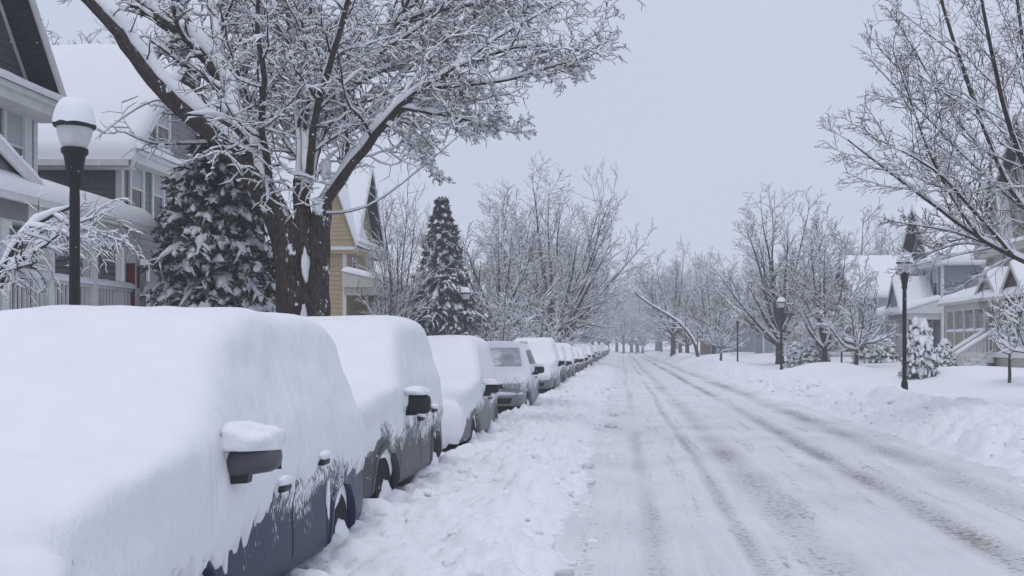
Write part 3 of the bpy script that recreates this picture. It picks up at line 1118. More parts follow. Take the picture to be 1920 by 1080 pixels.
# --- nearest: dark blue minivan
car, pr = car_root('parked_minivan', 'nearest car, a dark blue minivan almost wholly under smooth snow', 'van', -2.08, 4.2)
f1, L1 = body_field(pr)
obj('body', body_mesh(pr, 0.04, 'paint_blue'), car)
edge = piece([(0, .40), (0.45, .45), (0.9, .64), (1.35, .60), (1.55, .62), (2.0, .80), (3.0, .86), (3.4, .92), (3.86, .86), (4.3, .80), (4.9, .74)])
obj('snow_cover', snow_mesh(pr, 0.028, edge, seed=2.3, top=0.22, side=0.055, front=0.17, streak=0.13, blur=0.13), car)
add_wheels(car, pr)
for wy in pr['wheels']:
    arch_ring(pr, wy, f1, 'paint_blue', car)
make_mirror(car, pr, 'mirror_grey', size=(0.30, 0.14, 0.145), snow=0.10, tilt=0.13, seed=4.2, reach=0.13)
car_extras(car, 'van', pr, f1, 'black_plastic')
seams(car, f1, pr, (1.42, 2.55, 3.35))
handle(car, f1, 2.25, 0.90, 'black_plastic', seed=1.2)
handle(car, f1, 3.15, 0.96, 'black_plastic', seed=6.1)
strip('side_moulding', f1, [(y, 0.60 + 0.01 * math.sin(y)) for y in np.linspace(1.45, 3.34, 14)], 0.0, 0.004, 'black_plastic', car) if False else None
# snow packed into the door gaps
for (y, z0, z1, w) in ((3.40, 0.50, 0.90, 0.06),):
    me = lump_mesh((0.018, w * 0.62, (z1 - z0) / 2), y * 3, n_=10, amp=0.35, mat='snow_plaster')
    S = trace(f1, np.array([[1.4, y, (z0 + z1) / 2]]), np.array([[-1.0, 0, 0]]))[0]
    obj('snow_cover', me, car, (S[0] + 0.002, y, (z0 + z1) / 2), (0, 0, 0))

# --- second: charcoal SUV
car, pr = car_root('parked_suv', 'second car, a charcoal sport utility with deep snow over roof and hood', 'suv', -2.22, 9.38)
f2, L2 = body_field(pr)
obj('body', body_mesh(pr, 0.038, 'paint_grey'), car)
edge = piece([(0, .66), (0.3, .74), (0.86, .98), (1.3, .82), (1.6, .94), (2.4, 1.0), (3.2, 1.06), (3.54, 1.06), (4.5, .95)])
obj('snow_cover', snow_mesh(pr, 0.033, edge, seed=7.7, top=0.30, side=0.05, front=0.24, streak=0.13, blur=0.14, frontdip=0.10), car)
add_wheels(car, pr)
for wy in pr['wheels']:
    arch_ring(pr, wy, f2, 'paint_grey', car, w=0.07)
make_mirror(car, pr, 'black_plastic', size=(0.25, 0.15, 0.21), snow=0.06, tilt=-0.05, seed=9.2, reach=0.13)
car_extras(car, 'suv', pr, f2, 'black_plastic')
seams(car, f2, pr, (1.35, 2.42, 3.15))
handle(car, f2, 2.28, 0.96, 'paint_grey', seed=2.2)
handle(car, f2, 3.16, 1.0, 'paint_grey', seed=3.1)

# --- third: grey crossover
car, pr = car_root('parked_crossover', 'third car, a grey crossover whose whole front is buried in snow', 'crossover', -2.24, 15.7)
f3, L3 = body_field(pr)
obj('body', body_mesh(pr, 0.05, 'paint_taupe'), car)
edge = piece([(0, .35), (0.35, .62), (0.86, .80), (1.3, .78), (1.7, .90), (3.0, .92), (4.4, .86)])
obj('snow_cover', snow_mesh(pr, 0.04, edge, seed=13.1, top=0.27, side=0.05, front=0.23, streak=0.13, blur=0.18, frontdip=-0.15), car)
add_wheels(car, pr)
for wy in pr['wheels']:
    arch_ring(pr, wy, f3, 'paint_taupe', car)
make_mirror(car, pr, 'black_plastic', size=(0.25, 0.13, 0.15), snow=0.06, tilt=0.0, seed=5.2, reach=0.13)
car_extras(car, 'crossover', pr, f3, 'black_plastic')
seams(car, f3, pr, (1.42, 2.4, 3.2))
handle(car, f3, 2.25, 0.88, 'paint_taupe', snow=False)

# --- fourth: silver SUV, brushed off
car, pr = car_root('parked_suv', 'fourth car, a silver sport utility thinly dusted, windshield and headlights showing', 'suv', -2.20, 24.8)
f4, L4 = body_field(pr)
obj('body', body_mesh(pr, 0.05, 'paint_silver'), car)
edge = piece([(0, 1.05), (0.5, 1.0), (1.1, .95), (1.5, 1.0), (1.7, 1.64), (4.0, 1.64), (4.5, 1.0)])


def roof_snow(pr, h, y0, y1, hw, T, zb, seed, f):
    u, v = np.meshgrid(np.linspace(y0, y1, 26), np.linspace(-hw, hw, 16), indexing='ij')
    P = np.stack([v, u, np.full(u.shape, 2.6)], -1).reshape(-1, 3)
    S = trace(f, P, np.broadcast_to(np.array([0, 0, -1.0]), P.shape)).reshape(26, 16, 3)
    eu = np.minimum(u - y0, y1 - u); ev = hw - np.abs(v)
    pf = np.sqrt(1 - (1 - np.clip(eu / 0.12, 0, 1)) ** 2) * np.sqrt(1 - (1 - np.clip(ev / 0.08, 0, 1)) ** 2)
    S[..., 2] += T * pf * (1 + 0.5 * perlin(S * 2.0 + seed)) - 0.004
    return np_mesh('snow_cover', S.reshape(-1, 3), grid_quads(26, 16)[:, ::-1], mat='snow_car')


obj('snow_cover', roof_snow(pr, 0.05, 2.05, 4.2, 0.66, 0.05, 1.8, 2.0, f4), car)
obj('snow_cover', roof_snow(pr, 0.05, 0.14, 1.22, 0.82, 0.05, 1.1, 5.0, f4), car)
obj('snow_cover', lump_mesh((0.80, 0.07, 0.07), 6.6, n_=12, amp=0.3, mat='snow_car'), car, (0, 0.05, 0.64))
add_wheels(car, pr, snowy=True)
for wy in pr['wheels']:
    arch_ring(pr, wy, f4, 'paint_silver', car)
make_mirror(car, pr, 'black_plastic', size=(0.27, 0.14, 0.18), snow=0.05, tilt=0.05, seed=2.9, reach=0.16)
make_mirror(car, pr, 'black_plastic', side=-1, size=(0.27, 0.14, 0.18), snow=0.05, tilt=0.05, seed=2.4, reach=0.16)
car_extras(car, 'suv', pr, f4, 'black_plastic')
seams(car, f4, pr, (1.35, 2.42, 3.15))
for s in (1, -1):
    rl = MB()
    zr = 1.86
    rl.bar((s * 0.60, 2.25, zr), (s * 0.60, 4.0, zr), 0.04, 0.035)
    for yy in (2.28, 3.1, 3.97):
        rl.bar((s * 0.60, yy, 1.74), (s * 0.60, yy, zr), 0.04, 0.04)
    rl.build('roof_rail', 'paint_silver', car)
handle(car, f4, 2.28, 0.96, 'paint_silver', snow=False)

# --- the rest of the row
LABELS = [
    ('parked_suv', 'fifth car, a tall snow-buried car right behind the silver sport utility', 'suv', 35.2, 'paint_silver'),
    ('parked_crossover', 'sixth car in the row, white with snow, dark door sill showing', 'crossover', 41.2, 'paint_grey'),
    ('parked_crossover', 'seventh car in the row, rounded under snow', 'crossover', 48.0, 'paint_taupe'),
    ('parked_sedan', 'eighth car in the row, a low dark sedan capped with snow', 'sedan', 55.0, 'paint_black'),
    ('parked_sedan', 'ninth car in the row, a low reddish sedan capped with snow', 'sedan', 61.5, 'paint_red'),
]
far_protos = {}
for i, (nm, lab, kind, yf, pm) in enumerate(LABELS):
    car, pr = car_root(nm, lab, kind, -2.20 - 0.05 * (i % 2), yf)
    ff, _ = body_field(pr)
    obj('body', body_mesh(pr, 0.08, pm), car)
    e0 = 0.86 if kind != 'sedan' else 0.72
    edge = piece([(0, e0 - 0.1), (1.0, e0), (3.5, e0 + 0.05), (4.7, e0)])
    obj('snow_cover', snow_mesh(pr, 0.065, edge, seed=20.0 + i * 3.3, top=0.22, side=0.05, front=0.16, streak=0.14, blur=0.14, frontdip=0.2), car)
    add_wheels(car, pr, snowy=False)
    make_mirror(car, pr, 'black_plastic', size=(0.25, 0.13, 0.16), snow=0.05, seed=i + 0.3, reach=0.13)
    car_extras(car, kind, pr, ff, 'black_plastic')
    far_protos.setdefault(kind, []).append(car)
yy = 68.0
k = 0
FAR = 'far car at the end of the kerbside row, a low white mound of snow'
while yy < 190:
    src = far_protos[('crossover', 'sedan', 'sedan', 'crossover', 'sedan')[k % 5]][k % 2]
    c = copy_tree(src)
    c.name = src.name
    c.location = (src.location.x + 0.12 * math.sin(k * 1.9), yy, 0)
    c.scale = (1, 1.0 + 0.05 * math.sin(k * 3.1), 1.0 + 0.09 * math.sin(k * 2.3))
    nth = ['tenth', 'eleventh', 'twelfth', 'thirteenth'][k] if k < 4 else None
    c['label'] = f'{nth} car in the kerbside row, half-lost under snow' if nth else FAR
    yy += 6.4 + 0.6 * math.sin(k * 2.7)
    k += 1

# ------------------------------------------------------------------ bare trees
def resample(pts, n_):
    pts = np.asarray(pts, float)
    d = np.concatenate([[0], np.cumsum(np.linalg.norm(np.diff(pts[:, :3], axis=0), axis=1))])
    t = np.linspace(0, d[-1], n_)
    # smooth (Catmull-Rom through a dense linear blend)
    out = np.stack([np.interp(t, d, pts[:, k]) for k in range(pts.shape[1])], -1)
    for _ in range(2):
        out[1:-1] = 0.25 * out[:-2] + 0.5 * out[1:-1] + 0.25 * out[2:]
    return out


def grow(S, D, L, R, n_, wig, up, rng, taper=0.35, droop=0.0):
    m_ = len(S)
    P = np.zeros((m_, n_ + 1, 3)); P[:, 0] = S
    D = D / np.linalg.norm(D, axis=1, keepdims=True)
    for i in range(n_):
        D = D + wig * rng.randn(m_, 3) + np.array([0, 0, 1.0]) * (up - droop * (i / n_))
        D /= np.linalg.norm(D, axis=1, keepdims=True)
        P[:, i + 1] = P[:, i] + D * (L / n_)[:, None]
    t = np.linspace(0, 1, n_ + 1)
    RR = R[:, None] * (1 - (1 - taper) * t[None, :])
    return P, RR


def children(P, R, L, k, rng, t0=0.25, ang=(35, 60), ratio=(0.35, 0.6), rr=0.5, tipfall=0.5, flat=0.0, rmin=0.0022):
    """k side branches per parent"""
    m_, n1, _ = P.shape
    cnt = k if np.isscalar(k) else None
    par = np.repeat(np.arange(m_), k)
    t = t0 + (1 - t0) * ((np.tile((np.arange(k) + 0.5) / k, m_)) + rng.uniform(-0.5, 0.5, len(par)) / k)
    t = np.clip(t, t0, 0.995)
    fi = t * (n1 - 1); i0 = np.minimum(fi.astype(int), n1 - 2); fr = fi - i0
    S = P[par, i0] * (1 - fr)[:, None] + P[par, i0 + 1] * fr[:, None]
    T = P[par, i0 + 1] - P[par, i0]
    T /= np.maximum(np.linalg.norm(T, axis=1, keepdims=True), 1e-9)
    r_ = R[par, i0] * (1 - fr) + R[par, i0 + 1] * fr
    rv = rng.randn(len(par), 3)
    rv[:, 2] *= (1 - flat)
    A = rv - (rv * T).sum(1, keepdims=True) * T
    A /= np.maximum(np.linalg.norm(A, axis=1, keepdims=True), 1e-9)
    th = np.radians(rng.uniform(ang[0], ang[1], len(par)))
    D = T * np.cos(th)[:, None] + A * np.sin(th)[:, None]
    Lc = L[par] * rng.uniform(ratio[0], ratio[1], len(par)) * (1 - tipfall * t)
    Rc = np.maximum(r_ * rr * rng.uniform(0.75, 1.15, len(par)), rmin)
    return S, D, Lc, Rc


def tubes(P, R, sides):
    m_, n1, _ = P.shape
    T = np.gradient(P, axis=1)
    T /= np.maximum(np.linalg.norm(T, axis=2, keepdims=True), 1e-9)
    ref = np.where(np.abs(T[:, :, 2:3].mean(1, keepdims=True)) > 0.9, np.array([1.0, 0, 0]), np.array([0, 0, 1.0]))
    S = np.cross(T, ref); S /= np.maximum(np.linalg.norm(S, axis=2, keepdims=True), 1e-9)
    U = np.cross(S, T)
    a = np.linspace(0, 2 * np.pi, sides, endpoint=False)
    V = P[:, :, None] + R[:, :, None, None] * (np.cos(a)[None, None, :, None] * S[:, :, None] + np.sin(a)[None, None, :, None] * U[:, :, None])
    ids = np.arange(m_ * n1 * sides).reshape(m_, n1, sides)
    nx_ = np.roll(ids, -1, axis=2)
    Q = np.stack([ids[:, :-1], nx_[:, :-1], nx_[:, 1:], ids[:, 1:]], -1).reshape(-1, 4)
    return V.reshape(-1, 3), Q


def snow_tubes(P, R, rng, amount=1.0, fine=False, drop=0.2, wind=(0.0, 0.0)):
    """caps of snow along the upper side of branches"""
    m_, n1, _ = P.shape
    T = np.gradient(P, axis=1)
    T /= np.maximum(np.linalg.norm(T, axis=2, keepdims=True), 1e-9)
    hz = np.sqrt(np.clip(1 - T[:, :, 2] ** 2, 0, 1))
    Z = np.array([0, 0, 1.0])
    S = np.cross(T, Z); S /= np.maximum(np.linalg.norm(S, axis=2, keepdims=True), 1e-6)
    U = np.cross(S, T)
    th = 0.62 * np.power(np.maximum(R, 1e-4), 0.70) * amount
    th = th * sstep(0.20, 0.75, hz)
    nzv = perlin(P * (3.0 if not fine else 7.0) + 17.0)
    th = th * np.clip(0.85 + 1.1 * nzv, 0.0, 1.6)
    if drop > 0:
        keep = (rng.rand(m_) > drop)[:, None]
        th = th * keep
    end = np.ones(n1); end[0] = 0.5 if fine else 0.8; end[-1] = 0.15
    th = th * end[None]
    w = np.where(th > 0.15 * R, np.maximum(R * 0.92, np.minimum(th * 0.55, R * 1.9)), R * 0.3)
    w = w * np.where(end[None] < 0.3, 0.5, 1.0)
    if fine:
        ca, sa = np.array([-1.0, 0.0, 1.0]), np.array([0.0, 1.0, 0.0])
    else:
        a = np.linspace(0, np.pi, 6)
        ca, sa = -np.cos(a), np.sin(a) ** 0.8
    base = P + U * (R * 0.25)[..., None]
    top = th + R * 0.55
    top = np.where(th > 0.1 * R, top, 0.0)
    V = base[:, :, None] + S[:, :, None] * (ca[None, None, :] * w[:, :, None])[..., None] + U[:, :, None] * (sa[None, None, :] * top[:, :, None])[..., None]
    k_ = len(ca)
    ids = np.arange(m_ * n1 * k_).reshape(m_, n1, k_)
    nx_ = np.roll(ids, -1, axis=2)
    Q = np.stack([ids[:, :-1], nx_[:, :-1], nx_[:, 1:], ids[:, 1:]], -1)
    live = (th[:, :-1] > 0.1 * R[:, :-1]) | (th[:, 1:] > 0.1 * R[:, 1:])
    Q = Q[live].reshape(-1, 4)
    return V.reshape(-1, 3), Q


def compact(V, Q):
    used = np.zeros(len(V), bool); used[Q.ravel()] = True
    mp_ = np.cumsum(used) - 1
    return V[used], mp_[Q]


class Tree:
    def __init__(self, seed):
        self.rng = np.random.RandomState(seed)
        self.parts = {'trunk': [], 'crown': [], 'snow': []}

    def put(self, part, P, R, sides, snow=1.0, fine=False, drop=0.2):
        self.parts[part].append(tubes(P, R, sides))
        if snow > 0:
            self.parts['snow'].append(snow_tubes(P, R, self.rng, snow, fine, drop))

    def limbs(self, polys, n_=14, sides=9, snow=1.0, part='trunk'):
        """polys: list of arrays (k, 4) x y z r"""
        A = np.stack([resample(p, n_) for p in polys])
        P, R = A[:, :, :3], A[:, :, 3]
        P = P + 0.012 * self.rng.randn(*P.shape) * np.minimum(1, R[..., None] * 12)
        self.put(part, P, R, sides, snow, False, 0.0)
        L = np.linalg.norm(np.diff(P, axis=1), axis=2).sum(1)
        return P, R, L

    def level(self, P, R, L, k, n_, sides, snow=1.0, fine=False, wig=0.12, up=0.05, part='crown', drop=0.2, taper=0.35, droop=0.0, **kw):
        S, D, Lc, Rc = children(P, R, L, k, self.rng, **kw)
        P2, R2 = grow(S, D, Lc, Rc, n_, wig, up, self.rng, taper, droop)
        self.put(part, P2, R2, sides, snow, fine, drop)
        return P2, R2, Lc

    def clumps(self, P, R, n_, rmin, rmax):
        """small cushions of snow caught where twigs fork"""
        rng = self.rng
        m_, n1, _ = P.shape
        a = rng.randint(0, m_, n_); b_ = rng.randint(0, n1 - 1, n_)
        C = P[a, b_] + np.array([0, 0, 1.0]) * R[a, b_][:, None]
        r_ = rng.uniform(rmin, rmax, n_)
        ring = np.linspace(0, 2 * np.pi, 5, endpoint=False)
        V = np.zeros((n_, 7, 3))
        jit = rng.uniform(.7, 1.35, (n_, 5))
        V[:, :5, 0] = np.cos(ring) * r_[:, None] * jit; V[:, :5, 1] = np.sin(ring) * r_[:, None] * jit
        V[:, :5, 2] = rng.uniform(-.2, .2, (n_, 5)) * r_[:, None]
        V[:, 5, 2] = r_ * rng.uniform(.6, 1.0, n_); V[:, 6, 2] = -r_ * .35
        V += C[:, None]
        off = (np.arange(n_) * 7)[:, None, None]
        k = np.arange(5)
        T1 = np.stack([k, (k + 1) % 5, np.full(5, 5)], -1); T2 = np.stack([(k + 1) % 5, k, np.full(5, 6)], -1)
        return V.reshape(-1, 3), (np.concatenate([T1, T2])[None] + off).reshape(-1, 3)

    def meshes(self, bark='bark', twig='twig', snow='snow_small'):
        out = {}
        for key, mat in (('trunk', bark), ('crown', twig), ('snow', snow)):
            Vs, Qs, off = [], [], 0
            for V, Q in self.parts[key]:
                V, Q = compact(V, Q)
                Vs.append(V); Qs.append(Q + off); off += len(V)
            if off:
                out[key] = np_mesh(key if key != 'snow' else 'snow_cover', np.concatenate(Vs), np.concatenate(Qs), mat=mat, smooth=(key != 'crown'))
        return out


def tree_obj(name, label, meshes, loc, rz=0.0, scale=1.0, group=None, lean=0.0):
    o = thing(name, label, 'tree', loc, rz, group)
    o.scale = (scale, scale, scale) if np.isscalar(scale) else scale
    if lean:
        o.rotation_euler[1] = lean
    for key, nm in (('trunk', 'trunk'), ('crown', 'crown'), ('snow', 'snow_cover')):
        if key in meshes:
            obj(nm, meshes[key], o)
    return o


def gz(x, y):
    return float(ground_z(np.array(x), np.array(y)))


# --- the big maple in front of the houses, limbs laid out one by one
BD = 21.2
BASE = at(572, 770, BD); BASE[2] = gz(BASE[0], BD) - 0.15


def px_limb(pts, r0, r1, base=BASE, d0=BD):
    """pts: (px, py, metres behind the trunk) -> local x y z r"""
    out = []
    n_ = len(pts)
    for i, (px, py, dy) in enumerate(pts):
        p = at(px, py, d0 + dy) - base
        out.append((*p, r0 + (r1 - r0) * i / (n_ - 1)))
    return np.array(out)


T = Tree(5)
trunk = [px_limb([(556, 800, 0), (552, 640, 0), (548, 540, 0), (540, 450, 0), (512, 385, 0), (470, 318, -.1), (440, 285, -.2)], .34, .23),
         px_limb([(590, 800, .1), (592, 640, .1), (594, 540, .15), (596, 470, .15), (600, 410, .2), (606, 380, .2)], .30, .18),
         px_limb([(572, 800, 0), (572, 650, .1), (572, 560, .1), (570, 470, .1), (566, 400, .2), (560, 350, .3)], .31, .14)]
T.limbs(trunk, 16, 14, 0.5)
big = [
    px_limb([(445, 290, -.2), (400, 250, -.5), (350, 212, -.8), (300, 165, -1.1), (258, 112, -1.3), (222, 55, -1.5), (175, 5, -1.7), (120, -40, -1.9)], .21, .10),
    px_limb([(455, 300, -.2), (445, 240, 0), (432, 185, .2), (412, 128, .4), (360, 80, .4), (305, 38, .3), (245, -5, .2), (180, -50, 0)], .20, .10),
    px_limb([(425, 165, .3), (410, 110, .7), (406, 60, 1.1), (398, 15, 1.4), (385, -60, 1.8), (370, -130, 2.2)], .12, .05),
    px_limb([(470, 315, -.1), (462, 262, -.9), (430, 232, -1.5), (395, 217, -2.0), (350, 214, -2.4)], .07, .02),
    px_limb([(500, 370, 0), (492, 300, .8), (470, 230, 1.6), (455, 150, 2.3), (450, 70, 2.9), (452, -30, 3.4)], .11, .05),
    px_limb([(560, 355, .3), (562, 280, .6), (555, 200, 1.0), (550, 110, 1.5), (545, 20, 2.0), (540, -90, 2.5)], .085, .045),
    px_limb([(566, 395, .2), (580, 320, -.3), (586, 250, -.8), (600, 180, -1.3), (622, 110, -1.8), (642, 40, -2.2), (668, -50, -2.6)], .085, .04),
    px_limb([(606, 385, .2), (640, 330, .0), (685, 278, -.3), (722, 230, -.6), (745, 200, -.8), (790, 165, -1.0), (850, 130, -1.2), (930, 95, -1.4), (1010, 80, -1.6), (1085, 95, -1.7)], .11, .018),
    px_limb([(566, 380, .2), (590, 290, .9), (612, 215, 1.3), (665, 160, 1.7), (708, 100, 2.0), (738, 45, 2.2), (775, -20, 2.4), (805, -100, 2.6)], .12, .05),
    px_limb([(560, 350, .3), (580, 260, 1.4), (600, 200, 2.0), (650, 145, 2.5), (695, 98, 2.9), (745, 40, 3.2), (790, -10, 3.5), (840, -60, 3.8)], .115, .045),
    px_limb([(576, 330, .2), (572, 230, .8), (580, 140, 1.3), (577, 50, 1.8), (580, -40, 2.2), (590, -120, 2.6)], .11, .06),
    px_limb([(722, 230, -.6), (765, 262, -.9), (792, 300, -1.1), (820, 322, -1.2)], .035, .010),
    px_limb([(745, 200, -.8), (805, 212, -.9), (870, 222, -1.0), (925, 240, -1.1), (965, 250, -1.1)], .042, .010),
    px_limb([(700, 255, .3), (770, 190, .8), (840, 135, 1.2), (910, 85, 1.5), (985, 40, 1.8), (1070, -5, 2.0)], .06, .014),
    px_limb([(790, 165, -1.0), (870, 160, -1.3), (960, 150, -1.6), (1040, 122, -1.8), (1105, 108, -1.9)], .038, .010),
    px_limb([(738, 45, 2.2), (810, 20, 2.4), (890, 10, 2.6), (970, -20, 2.7), (1040, -60, 2.8)], .05, .015),
    px_limb([(665, 160, 1.7), (740, 120, 2.2), (820, 85, 2.6), (900, 45, 2.9), (970, 5, 3.1)], .055, .014),
    px_limb([(512, 385, 0), (500, 300, -1.2), (486, 220, -2.0), (500, 140, -2.6), (478, 60, -3.0), (490, -40, -3.4)], .075, .035),
    px_limb([(600, 400, .2), (650, 400, -.3), (700, 385, -.6), (760, 340, -.8), (815, 295, -1.0), (872, 245, -1.2)], .016, .004),
    px_limb([(606, 390, .2), (660, 320, 1.0), (700, 215, 1.8), (760, 130, 2.5), (850, 60, 3.1), (930, -10, 3.5)], .065, .02),
    px_limb([(350, 212, -.8), (300, 185, -.6), (262, 200, -.4), (225, 225, -.3), (178, 262, -.2)], .016, .004),
]
P1, R1, Lb1 = T.limbs(big, 18, 9, 1.45)
_ok = R1[:, 0] > 0.03
_ok[[0, 3]] = False
Ps, Rs, Ls = T.level(P1[[0]], R1[[0]], Lb1[[0]], 7, 7, 4, snow=1.1, rmin=.008, wig=.16, up=.05, t0=.3, ang=(40, 75), ratio=(.10, .22), rr=.12, tipfall=.2)
T.level(Ps, Rs, Ls, 6, 3, 3, snow=1.3, rmin=.006, fine=True, wig=.25, up=.03, t0=.2, ang=(30, 70), ratio=(.3, .5), rr=.6, tipfall=.3)
P2, R2, L2b = T.level(P1[_ok], R1[_ok], Lb1[_ok], 15, 9, 5, snow=1.3, rmin=.012, wig=0.16, up=0.045, t0=0.10, ang=(25, 58), ratio=(0.26, 0.50), rr=0.42, tipfall=0.45, drop=0.1)
P3, R3, L3b = T.level(P2, R2, L2b, 9, 5, 4, snow=1.8, rmin=.0085, fine=True, wig=0.24, up=0.03, t0=0.10, ang=(30, 70), ratio=(0.30, 0.58), rr=0.50, tipfall=0.4, drop=0.15)
P4, R4, L4b = T.level(P3, R3, L3b, 6, 2, 3, snow=1.9, rmin=.0075, taper=.6, fine=True, wig=0.36, up=0.02, t0=0.10, ang=(30, 75), ratio=(0.34, 0.62), rr=0.70, tipfall=0.3, drop=0.35)
CV1, CT1 = T.clumps(P3, R3, 5200, .022, .055)
CV2, CT2 = T.clumps(P2, R2, 1600, .035, .085)
MT = tree_obj('maple_tree', 'largest bare tree on the left, forked snow-laden trunk behind the parked cars', T.meshes(), BASE)
obj('snow_clumps', np_mesh('snow_clumps', np.concatenate([CV1, CV2]), None, np.concatenate([CT1, CT2 + len(CV1)]), mat='snow_small'), MT)['kind'] = 'stuff'
for k, (px, py, dy, sx, sz) in enumerate(((512, 415, .05, .16, .30), (596, 385, .0, .09, .20), (578, 330, .2, .10, .22), (470, 268, .1, .16, .20),
                                          (428, 205, .1, .12, .2), (610, 318, .1, .12, .2), (573, 500, -.26, .04, .34), (570, 600, -.28, .035, .3))):
    obj('snow_cover', lump_mesh((sx, .2 if sz > .1 else .1, sz), k * 3.1, n_=10, amp=.6, mat='snow_small'), MT, at(px, py, BD + dy) - BASE)

# --- tree whose branches reach in from the right edge
RD = 21.0
RB = at(2030, 770, RD); RB[2] = gz(RB[0], RD) - 0.15
T = Tree(9)


def rl(pts, r0, r1):
    pts = [(px + max(0, 1820 - px) * .14, py, dy) for (px, py, dy) in pts]
    return px_limb(pts, r0 * .82, r1 * .85, RB, RD)


T.limbs([rl([(2030, 800, 0), (2030, 640, 0), (2026, 560, 0), (2022, 470, .1), (2018, 380, .2), (2015, 260, .4)], .26, .13)], 14, 12, .4)
lim = [
    rl([(2024, 540, 0), (1960, 505, -.2), (1900, 480, -.3), (1840, 450, -.4), (1780, 412, -.5), (1705, 362, -.6), (1625, 312, -.7), (1552, 262, -.8)], .085, .016),
    rl([(1850, 456, -.4), (1790, 436, -.1), (1720, 424, .2), (1650, 416, .4)], .035, .009),
    rl([(2022, 470, .1), (1960, 440, .2), (1905, 380, .3), (1868, 300, .4), (1835, 215, .5), (1800, 120, .6), (1758, 10, .7), (1730, -80, .8)], .085, .03),
    rl([(2022, 430, .1), (1950, 360, -.5), (1900, 270, -.9), (1872, 160, -1.2), (1848, 40, -1.5), (1830, -70, -1.7)], .08, .03),
    rl([(2018, 380, .2), (1960, 280, .8), (1930, 160, 1.3), (1912, 40, 1.7), (1898, -80, 2.0)], .08, .035),
    rl([(1905, 380, .3), (1850, 330, .8), (1790, 280, 1.2), (1720, 215, 1.5), (1640, 150, 1.8), (1600, 110, 1.9)], .042, .010),
    rl([(1868, 300, .4), (1800, 240, .9), (1745, 165, 1.3), (1700, 100, 1.5), (1655, 30, 1.7)], .035, .010),
    rl([(1840, 450, -.4), (1770, 360, -1.0), (1720, 270, -1.4), (1690, 190, -1.6), (1650, 95, -1.8)], .04, .010),
    rl([(1900, 480, -.3), (1830, 400, -1.3), (1760, 330, -2.0), (1690, 290, -2.5), (1600, 255, -2.9)], .045, .010),
    rl([(2018, 400, .2), (1990, 300, -1.2), (1960, 190, -2.0), (1945, 60, -2.6)], .07, .03),
    rl([(2015, 270, .4), (2060, 150, .6), (2090, 20, .9)], .08, .04),
    rl([(2020, 360, .2), (2100, 280, .4), (2180, 180, .6)], .07, .03),
    rl([(1960, 505, -.2), (1890, 470, .6), (1810, 452, 1.2), (1740, 470, 1.7), (1680, 500, 2.0)], .035, .008),
]
P1, R1, Lr = T.limbs(lim, 16, 8, 1.0)
P2, R2, Lr2 = T.level(P1, R1, Lr, 13, 8, 4, snow=1.1, rmin=.009, wig=0.07, up=0.03, t0=0.12, ang=(24, 50), ratio=(0.28, 0.50), rr=0.36, tipfall=0.62, drop=0.15)
P3, R3, Lr3 = T.level(P2, R2, Lr2, 9, 4, 3, snow=1.2, rmin=.007, fine=True, wig=0.10, up=0.03, t0=0.10, ang=(24, 55), ratio=(0.32, 0.6), rr=0.5, tipfall=0.4, drop=0.4)
P4, R4, Lr4 = T.level(P3, R3, Lr3, 4, 2, 3, snow=1.2, rmin=.006, taper=.6, fine=True, wig=0.15, up=0.03, t0=0.15, ang=(25, 60), ratio=(0.35, 0.6), rr=0.6, tipfall=0.3, drop=0.6)
tree_obj('maple_tree', 'bare tree reaching in from the right edge over the lawn', T.meshes('bark', 'twig_grey'), RB)


# --- generic bare trees
def vase_tree(seed, H, spread, nl=8, trunk_r=0.25, fork=0.2, snow=1.0, k2=9, k3=7, k4=4, twig_r=0.0, leanx=0.0, up2=0.06, bark='bark_limb', twig='twig_grey', arch=0.25, rm=.014):
    T = Tree(seed)
    rng = T.rng
    zf = H * fork
    T.limbs([np.array([(0, 0, -0.3, trunk_r * 1.25), (0, 0, zf * 0.3, trunk_r), (leanx * 0.3, 0, zf, trunk_r * 0.85), (leanx * 0.5, 0, zf * 1.5, trunk_r * 0.4)])], 8, 10, 0.3)
    lim = []
    for i in range(nl):
        a = 2 * math.pi * (i + rng.uniform(-.3, .3)) / nl
        sp = spread * (0.12 + 0.88 * rng.uniform(0.05, 1.0) ** 0.7)
        hh = H * (1.0 - 0.60 * (sp / spread) ** 2.0) * rng.uniform(0.88, 1.03)
        z0 = zf * rng.uniform(0.75, 1.1)
        dx, dy = math.cos(a) * sp, math.sin(a) * sp
        pts = []
        for t in (0, .15, .35, .6, .8, 1.0):
            g_ = t ** (1.0 - arch) if t > 0 else 0
            zz = z0 + (hh - z0) * t ** (1.0 + arch * 0.6)
            pts.append((leanx * 0.3 + leanx * t + dx * g_ + rng.uniform(-.03, .03) * H * t * .6, dy * g_ + rng.uniform(-.03, .03) * H * t * .6, zz, trunk_r * (0.56 * (1 - t) ** 1.0 + 0.03)))
        lim.append(np.array(pts))
    P1, R1, L1_ = T.limbs(lim, 14, 7, snow)
    P2, R2, L2_ = T.level(P1, R1, L1_, k2, 7, 4, snow=snow, rmin=rm * 1.5, wig=0.075, up=up2, t0=0.15, ang=(25, 55), ratio=(0.28, 0.5), rr=0.42, tipfall=0.5, drop=0.12)
    P3, R3, L3_ = T.level(P2, R2, L2_, k3, 4, 3, snow=snow * 1.1, rmin=rm, taper=.5, fine=True, wig=0.09, up=0.04, t0=0.1, ang=(25, 60), ratio=(0.30, 0.55), rr=0.55, tipfall=0.4, drop=0.25)
    if k4:
        T.level(P3, R3, L3_, k4, 2, 3, snow=snow * 1.1, rmin=rm * .85, taper=.6, fine=True, wig=0.12, up=0.03, t0=0.15, ang=(25, 60), ratio=(0.35, 0.6), rr=0.7, tipfall=0.3, drop=0.45)
    return T.meshes(bark, twig)


